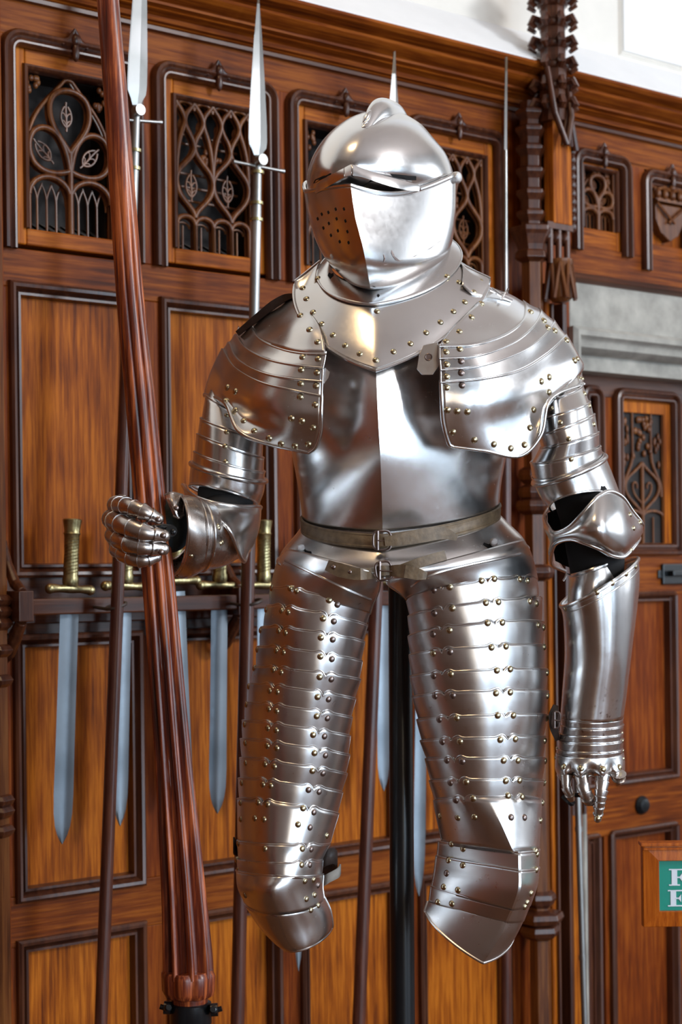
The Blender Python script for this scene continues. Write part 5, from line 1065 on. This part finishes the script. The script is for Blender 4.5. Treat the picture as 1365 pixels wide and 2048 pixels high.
# ================================================================== SWORD RACK
RK = thing('sword_rack', 'dark wooden bar on curved brackets fixed across the panelling, swords hanging in it', 'rack', (O[0], O[1], 0), TH)
nr = .10; zt = WL(300, 1193, nr)[1]; zb = WL(300, 1224, nr)[1]
uA, uB = U(62, 1200, nr), U(1000, 1200, nr)
mb = MB(); mb.box(uA, uB, -nr, -.055, zb, zt); mb.build('bar', M['dark_h'], RK, smooth=False, bevel=.003)
mb = MB(); mb.box(uA, uB, -.02, .0, zb - .02, zt - .01); mb.build('back_rail', M['dark_h'], RK, smooth=False, bevel=.003)
for px in (50, 487, 860):
    uu = U(px, 1200, nr); mb = MB(); mb.box(uu - .016, uu + .016, -nr - .006, .0, zb - .012, zt + .016)
    mb.tube([(uu, -.01, zb - .09), (uu, -.03, zb - .075), (uu, -.055, zb - .045), (uu, -.085, zb - .012)], [.010, .014, .015, .012], 8); mb.tube([(uu, -.01, zt + .12), (uu, -.03, zt + .07), (uu, -.06, zt + .03), (uu, -.09, zt + .014)], [.008, .010, .012, .010], 8)
    mb.box(uu - .018, uu + .018, -.05, .0, zb - .05, zb - .036); mb.build('bracket', M['dark'], RK, smooth=False, bevel=.002)
# ------------------------------------------------ swords
def sword(px_h, px_t, y_top, y_g, y_tip, hw, label, n=.075, name='short_sword', vis=True, gw=34, group='swords in the rack', hilt=True):
    """hilt top, guard and tip given where the photo shows them, at n metres from the wall"""
    a = WW(px_h, y_top, n); g = WW(px_h + (px_t - px_h)*(y_g - y_top)/(y_tip - y_top), y_g, n); t = WW(px_t, y_tip, n)
    T_ = thing(name, label, 'sword', (g.x, g.y, g.z), TH, group)
    ax = Vector(((t - g).dot(Vector((dU[0], dU[1], 0))), 0, (t - g).z)); Ln = ax.length; s = px2m(g.y + .0)
    ang = math.atan2(ax.x, -ax.z)
    T_.rotation_euler = (0, -ang, TH)
    hl = (a - g).length; w_ = hw*s
    mb = MB(); rows = []
    for f, k in ((0.03, 1.0), (.3, 1.0), (.6, 1.02), (.80, 1.06), (.88, 1.0), (.93, .82), (.965, .55), (.99, .22), (1.0, .02)):
        z = -Ln*f; q = w_*k; d = .0028*(1 if k > .3 else .6); rows.append([(-q, 0, z), (-q*.55, -d, z), (0, -d*1.25, z), (q*.55, -d, z), (q, 0, z), (q*.55, d, z), (0, d*1.25, z), (-q*.55, d, z)])
    mb.grid(rows, True); mb.build('blade', M['blade'], T_, angle=20)
    if not hilt: return T_
    r = .0155
    mb = MB(); mb.lathe([(r*.9, .014), (r*1.05, .02), (r*1.05, .03), (r*.95, .034), (r*.98, hl*.35), (r*.92, hl*.55), (r*1.0, hl*.78), (r*1.12, hl*.80), (r*1.0, hl*.83), (r*1.1, hl*.9), (r*1.22, hl*.985), (r*1.1, hl)], (0, 0, 0), 20)
    gp = mb.build('grip', M['brass'], T_, angle=40)
    mb = MB()
    for s_ in (1, -1):
        for k in range(11):
            z0 = .036 + (hl*.74 - .036)*k/11; pts = []
            for j in range(9):
                th = s_*j*math.pi/8 + math.pi; z = z0 + (hl*.07)*j/8; pts.append((math.cos(th)*r*.985, -abs(math.sin(th))*r*.985, z))
            mb.tube(pts, .0009, 5)
    mb.build('scale_pattern', M['brass'], gp, angle=60)
    mb = MB(); L2 = gw*s*1.35; mb.tube([(-L2, 0, .006), (-L2*.9, 0, .008), (-L2*.5, 0, .008), (0, 0, .009), (L2*.5, 0, .008), (L2*.9, 0, .008), (L2, 0, .006)], [.006, .0095, .0075, .010, .0075, .0095, .006], 12)
    mb.ball((-L2, 0, .007), .0105, n=12); mb.ball((L2, 0, .007), .0105, n=12); mb.build('cross_guard', M['brass'], T_, angle=60)
    return T_
sword(145, 124, 1038, 1186, 1688, 21, 'brass-hilted short sword hanging leftmost in the rack, its tip lowest of the row')
sword(254, 240, 1038, 1180, 1652, 16, 'brass-hilted short sword half hidden behind the first spear shaft, left of the lance')
sword(350, 372, 1030, 1170, 1600, 17, 'short sword mostly hidden behind the lance and the raised gauntlet')
sword(441, 435, 1020, 1178, 1627, 20, 'brass-hilted short sword right of the lance, its bright blade clear under the raised forearm')
sword(528, 526, 1040, 1178, 1600, 15, 'brass-hilted short sword between the second spear and the hip of the armour')
sword(765, 768, 1040, 1170, 1582, 15, 'short sword whose blade shows between the legs just left of the black pole')
sword(848, 838, 1040, 1165, 1792, 15, 'longer sword whose blue-grey blade shows right of the black pole', n=.05)
sword(614, 597, 1078, 1180, 1942, 12, 'long sword hidden by a thigh guard, its tip showing below the left knee guard', n=.07, name='long_sword')
# small leather ties on the bar
for i, (px, py) in enumerate(((232, 1212), (505, 1205))):
    mb = MB(); c = WW(px, py, .15); pts = [c + Vector((dU[0]*.02*math.cos(a) + dN[0]*.02*math.sin(a), dU[1]*.02*math.cos(a) + dN[1]*.02*math.sin(a), .006*math.cos(a))) for a in np.linspace(0, 2*math.pi, 17)[:-1]]
    mb.tube(pts, .0035, 6, closed=True); mb.tube([pts[8], pts[8] - Vector((dN[0]*.06, dN[1]*.06, -.005))], .0035, 6)
    tag(mb.build('leather_tie', M['leather_dark'], None, off=c), ('dark leather tie lashing the leftmost spear shaft to the rack bar', 'dark leather tie lashing the second spear shaft to the rack bar')[i], 'tie')
# ================================================================== SPEARS
def spear(pts, n, label, head=None, tip=None, base_=None, ws=10, steel_to=None, wsh=13, cross=None, rings=(), name='spear'):
    """pts: image points of the shaft from the socket down; n: metres in front of the wall"""
    bot = WW(pts[-1][0], pts[-1][1], n[1]); top = WW(pts[0][0], pts[0][1], n[0]); d = (bot - top).normalized(); foot = top + d*((top.z - .02)/-d.z)
    T_ = thing(name, label, 'spear', tuple(foot), 0, 'long spears standing against the panelling')
    s = px2m(top.y); M1 = lambda f: top + (foot - top)*f
    def along(py): return top + d*((top.z - WW(pts[0][0], py, n[0]).z)/-d.z)
    sm = along(steel_to)
    mb = MB(); mb.tube([sm, (sm + foot)/2, foot], [wsh*s]*3, 20); mb.build('shaft', M['shaft'], T_)
    mb = MB(); mb.tube([top, along(rings[-1]) if rings else (top + sm)/2, sm], [ws*s*.8, ws*s, ws*s*1.05], 20)
    sk = mb.build('socket', M['spear'], T_)
    if rings:
        for y in rings: c = along(y); MB().tube([c - d*.003, c + d*.003], ws*s*1.35, 20).build('socket_ring', M['brass'], T_)
    if head:
        tipw = WW(tip[0], tip[1], n[0] - .0); ax = (tipw - top); L = ax.length; ax.normalize()
        ex = Vector((dU[0], dU[1], 0)) ; ex = (ex*.88 + Vector((dN[0], dN[1], 0))*-.1).normalized(); ex = (ex - ax*ex.dot(ax)).normalized(); ey = ax.cross(ex)
        rows = []
        for f, w_ in head:
            c = top + ax*L*f; q = w_*s/.80; t_ = max(.004, q*.30); rows.append([c - ex*q, c - ey*t_*.12 - ex*q*.9, c + ey*t_*1.0, c + ex*q*.9 - ey*t_*-.1, c + ex*q, c - ey*t_])
        mb = MB(); mb.grid(rows, True); mb.build('spear_head', M['spear'], T_, angle=12)
    if cross:
        (xa, ya), (xb, yb), (xk, yk, rk) = cross
        mb = MB(); A_, B_ = WW(xa, ya, n[0]), WW(xb, yb, n[0]); ro = 3.6*s; mb.tube([A_, A_*.9 + B_*.1, A_*.1 + B_*.9, B_], [ro*1.4, ro, ro, ro*1.4], 10); mb.build('cross_bar', M['spear'], T_)
        mb = MB(); c = WW(xk, yk, n[0] + .005); mb.tube([c, c + Vector((dN[0], dN[1], 0))*.018], rk*s*1.1, 24); mb.build('socket_disc', M['spear'], T_)
    return T_
hd = [(0, 8), (.03, 12), (.06, 18.5), (.10, 20), (.2, 19.5), (.45, 15), (.75, 8.5), (.95, 2.5), (1, .3)]
spear([(273, 212), (235, 1000), (202, 2048)], (.16, .16), 'steel-headed spear at the far left, its shaft passing behind the lance and gauntlet', hd, (288, -240), steel_to=520, cross=((228, 238), (323, 245), (272, 223, 10)), rings=(302, 338))
spear([(516, 312), (475, 2048)], (.15, .15), 'steel-headed spear second from left, its head clear of everything left of the helmet', hd, (517, -8), steel_to=700, cross=((466, 323), (568, 343), (517, 322, 10)), rings=(345, 407, 440), wsh=14)
spear([(788, 330), (718, 2048)], (.14, .14), 'steel-headed spear whose tip rises behind the helmet and whose shaft shows between the legs', [(0, 8), (.05, 14), (.3, 13), (.55, 10), (.8, 5), (1, .4)], (789, 103), steel_to=700, wsh=13)
spear([(1012, 300), (1012, 2048)], (.20, .20), 'thin pointed spike rising beside the ringed column, right of the helmet', [(0, 3.5), (.5, 3.2), (.85, 2), (1, .3)], (1013, 114), steel_to=900, ws=4, wsh=11)
a, b = WW(1155, 1560, .08), WW(1170, 2048, .08); d = (b - a).normalized(); foot = a + d*((a.z - .005)/-d.z); a2 = a - d*.25
T_ = thing('metal_pole', 'thin pale mottled metal pole standing in front of the pier below the hanging gauntlet', 'pole', tuple(foot))
mb = MB(); mb.tube([a2, a, foot], .0085, 14); mb.build('rod', M['spear'], T_)
mb = MB()
for y in (1658, 1915): c = WW(1158 + (y - 1600)*.025, y, .08); c = a + d*((a.z - c.z)/-d.z); mb.tube([c - d*.006, c + d*.006], .0100, 14)
mb.build('joint', M['spear'], T_)
# ================================================================== THE SIGN
SY = 3.0
pa = V(1286, 1852, SY); k_ = px2m(SY)
SG = thing('fire_exit_sign', 'green sign with large white lettering in an orange-brown wooden frame, cut by the right edge', 'sign', (pa.x, SY, pa.z))
def SX(px): return (px - 1286)*k_
def SZ(py): return (1852 - py)*k_
Wd = 340*k_; fw = 32*k_; Ht = SZ(1688)
mb = MB()
for poly in ([(0, 0), (Wd, 0), (Wd - fw, fw), (fw, fw)], [(Wd, 0), (Wd, Ht), (Wd - fw, Ht - fw), (Wd - fw, fw)], [(Wd, Ht), (0, Ht), (fw, Ht - fw), (Wd - fw, Ht - fw)], [(0, Ht), (0, 0), (fw, fw), (fw, Ht - fw)]):
    c = [(x, -.010 if i < 2 else -.014, z) for i, (x, z) in enumerate(poly)]; mb.add(c + [(x, .012, z) for x, z in poly], [(0, 1, 2, 3), (7, 6, 5, 4)] + [(i, i + 4, (i + 1) % 4 + 4, (i + 1) % 4) for i in range(4)])
fr = mb.build('frame', M['signwood'], SG, off=(0, 0, 0), smooth=False, bevel=.0012)
mb = MB(); mb.box(-.004, Wd + .004, -.017, .012, Ht - .002, Ht + .004); mb.box(0, Wd, -.0150, -.008, Ht - .009, Ht - .005); mb.build('top_bead', M['signwood'], SG, off=(0, 0, 0), smooth=False, bevel=.001)
mb = MB(); mb.box(fw - .001, Wd - fw + .001, -.006, .008, fw - .001, Ht - fw + .001); fc = mb.build('sign_face', M['green'], SG, off=(0, 0, 0), smooth=False)
S_ = 1/10.24
def gl(poly): return [((x*S_ + 1265 - 1286)*k_, (1852 - (y*S_ + 1670))*k_) for x, y in poly]
def letter(polys):
    mb = MB()
    for ip, p in enumerate(polys):
        if len(p) == 2: (x0, y0), (x1, y1) = p; p = [(x0, y0), (x1, y0), (x1, y1), (x0, y1)]
        mb.prism(gl(p), -.0068 - ip*.00008, -.0058)
    return mb.build('letter', M['signwhite'], fc, off=(0, 0, 0), smooth=False)
def serif_stem(x, y0, y1, w_=115, s=55, h=24): return [[(x, y0), (x + w_, y1)], [(x - s, y0), (x + w_ + s, y0 + h)], [(x - s, y1 - h), (x + w_ + s, y1)]]
def let_E(x, y0, y1, mid=True, bot=True):
    p = serif_stem(x, y0, y1); ym = (y0 + y1)/2
    p += [[(x + 100, y0), (x + 315, y0 + 26)], [(x + 270, y0), (x + 315, y0), (x + 315, y0 + 95), (x + 292, y0 + 60)]]
    p += [[(x + 100, ym - 12), (x + 200, ym + 14)], [(x + 165, ym - 12), (x + 215, ym - 80), (x + 215, ym + 82), (x + 165, ym + 14)]]
    if bot: p += [[(x + 100, y1 - 26), (x + 315, y1)], [(x + 292, y1 - 60), (x + 318, y1 - 100), (x + 318, y1), (x + 270, y1)]]
    return p
letter(let_E(808, 690, 1030, bot=False)); letter(let_E(782, 1120, 1455))
letter(serif_stem(1230, 690, 1030)); letter(serif_stem(1500, 690, 1030) + [[(1600, 690), (1720, 700), (1760, 770), (1720, 860), (1600, 872), (1600, 846), (1670, 835), (1690, 775), (1665, 722), (1600, 716)], [(1640, 860), (1700, 860), (1800, 1030), (1735, 1030)]]); letter(let_E(1880, 690, 1030))
letter([[(1170, 1120), (1290, 1120), (1500, 1455), (1380, 1455)], [(1400, 1120), (1470, 1120), (1270, 1455), (1200, 1455)], [(1150, 1120), (1310, 1144)], [(1370, 1120), (1500, 1144)], [(1150, 1431), (1290, 1455)], [(1350, 1431), (1520, 1455)]]); letter(serif_stem(1600, 1120, 1455)); letter(serif_stem(1950, 1120, 1455) + [[(1830, 1120), (2190, 1146)], [(1830, 1120), (1860, 1120), (1830, 1220)], [(2160, 1120), (2190, 1120), (2190, 1220)]])
mb = MB(); px_ = Wd - fw*.5; mb.tube([(px_ - .0, .02, .0 - pa.z + .012), (px_, .02, Ht*.9)], .012, 16); mb.build('post', M['black'], SG, off=(0, 0, 0))
mb = MB(); mb.lathe([(.11, 0), (.11, .01), (.02, .02)], (px_, .02, -pa.z), 32); mb.build('foot_plate', M['black'], SG, off=(0, 0, 0))
# ================================================================== THE REST OF THE ROOM
def slab(name, mat, *b):
    r = wob(name); MB().box(*b).build(name + '_surface', mat, r, smooth=False); return r
slab('floor', M['floor'], -4.2, 7.7, -8.2, .2, -.05, 0)
slab('ceiling', M['ceil'], -4.2, 7.7, -8.2, .2, 6.0, 6.1)
lw = slab('wall_left', M['brown_wall'], -4.2, -4.0, -8.2, .2, 0, 6)
for i in range(7):
    y = -7.6 + i*1.1; MB().box(-4.0, -3.96, y, y + .16, 0, 3.4).build('stile', M['red'], lw, smooth=False)
    MB().box(-4.0, -3.985, y + .16, y + 1.1, .1, 3.2).build('panel', M['brown_wall'], lw, smooth=False)
def pierced(name, mat, u0, u1, holes_, z1=6.0, axis='x', at=-8.0):
    r = wob(name); xs = sorted(holes_); cur = u0; mb = MB()
    def bx(a, b, z0, zz):
        if axis == 'x': mb.box(a, b, at - .2, at, z0, zz)
        else: mb.box(at, at + .2, a, b, z0, zz)
    for a, b, za, zb in xs: bx(cur, a, 0, z1); bx(a, b, 0, za); bx(a, b, zb, z1); cur = b
    bx(cur, u1, 0, z1); mb.build(name + '_surface', mat, r, smooth=False); return r
hol = [(u - s/2, u + s/2, .3, 3.4) for u, n, s, p in WINS]
pierced('wall_front', M['tan_wall'], -4.2, 7.7, hol)
pierced('wall_right', M['tan_wall'], -8.2, .2, [(-5.7, -4.1, 1.4, 5.0), (-3.4, -1.8, 1.4, 5.0)], axis='y', at=7.5)
hol += [(3.25, 4.75, 4.05, 5.55)]
for i, (a, b, za, zb) in enumerate(hol):
    r = wob('window_%d' % (i + 1)); mb = MB(); mb.box(a, a + .05, -8.05, -7.95, za, zb); mb.box(b - .05, b, -8.05, -7.95, za, zb); mb.box(a, b, -8.05, -7.95, zb - .05, zb); mb.box(a, b, -8.05, -7.95, za, za + .05)
    mb.box((a + b)/2 - .02, (a + b)/2 + .02, -8.03, -7.97, za, zb)
    for k in range(1, 5): mb.box(a, b, -8.02, -7.98, za + (zb - za)*k/5 - .015, za + (zb - za)*k/5 + .015)
    mb.build('window_frame', M['dark'], r, smooth=False)
for o in bpy.data.objects:
    if '_o' in o: del o['_o']
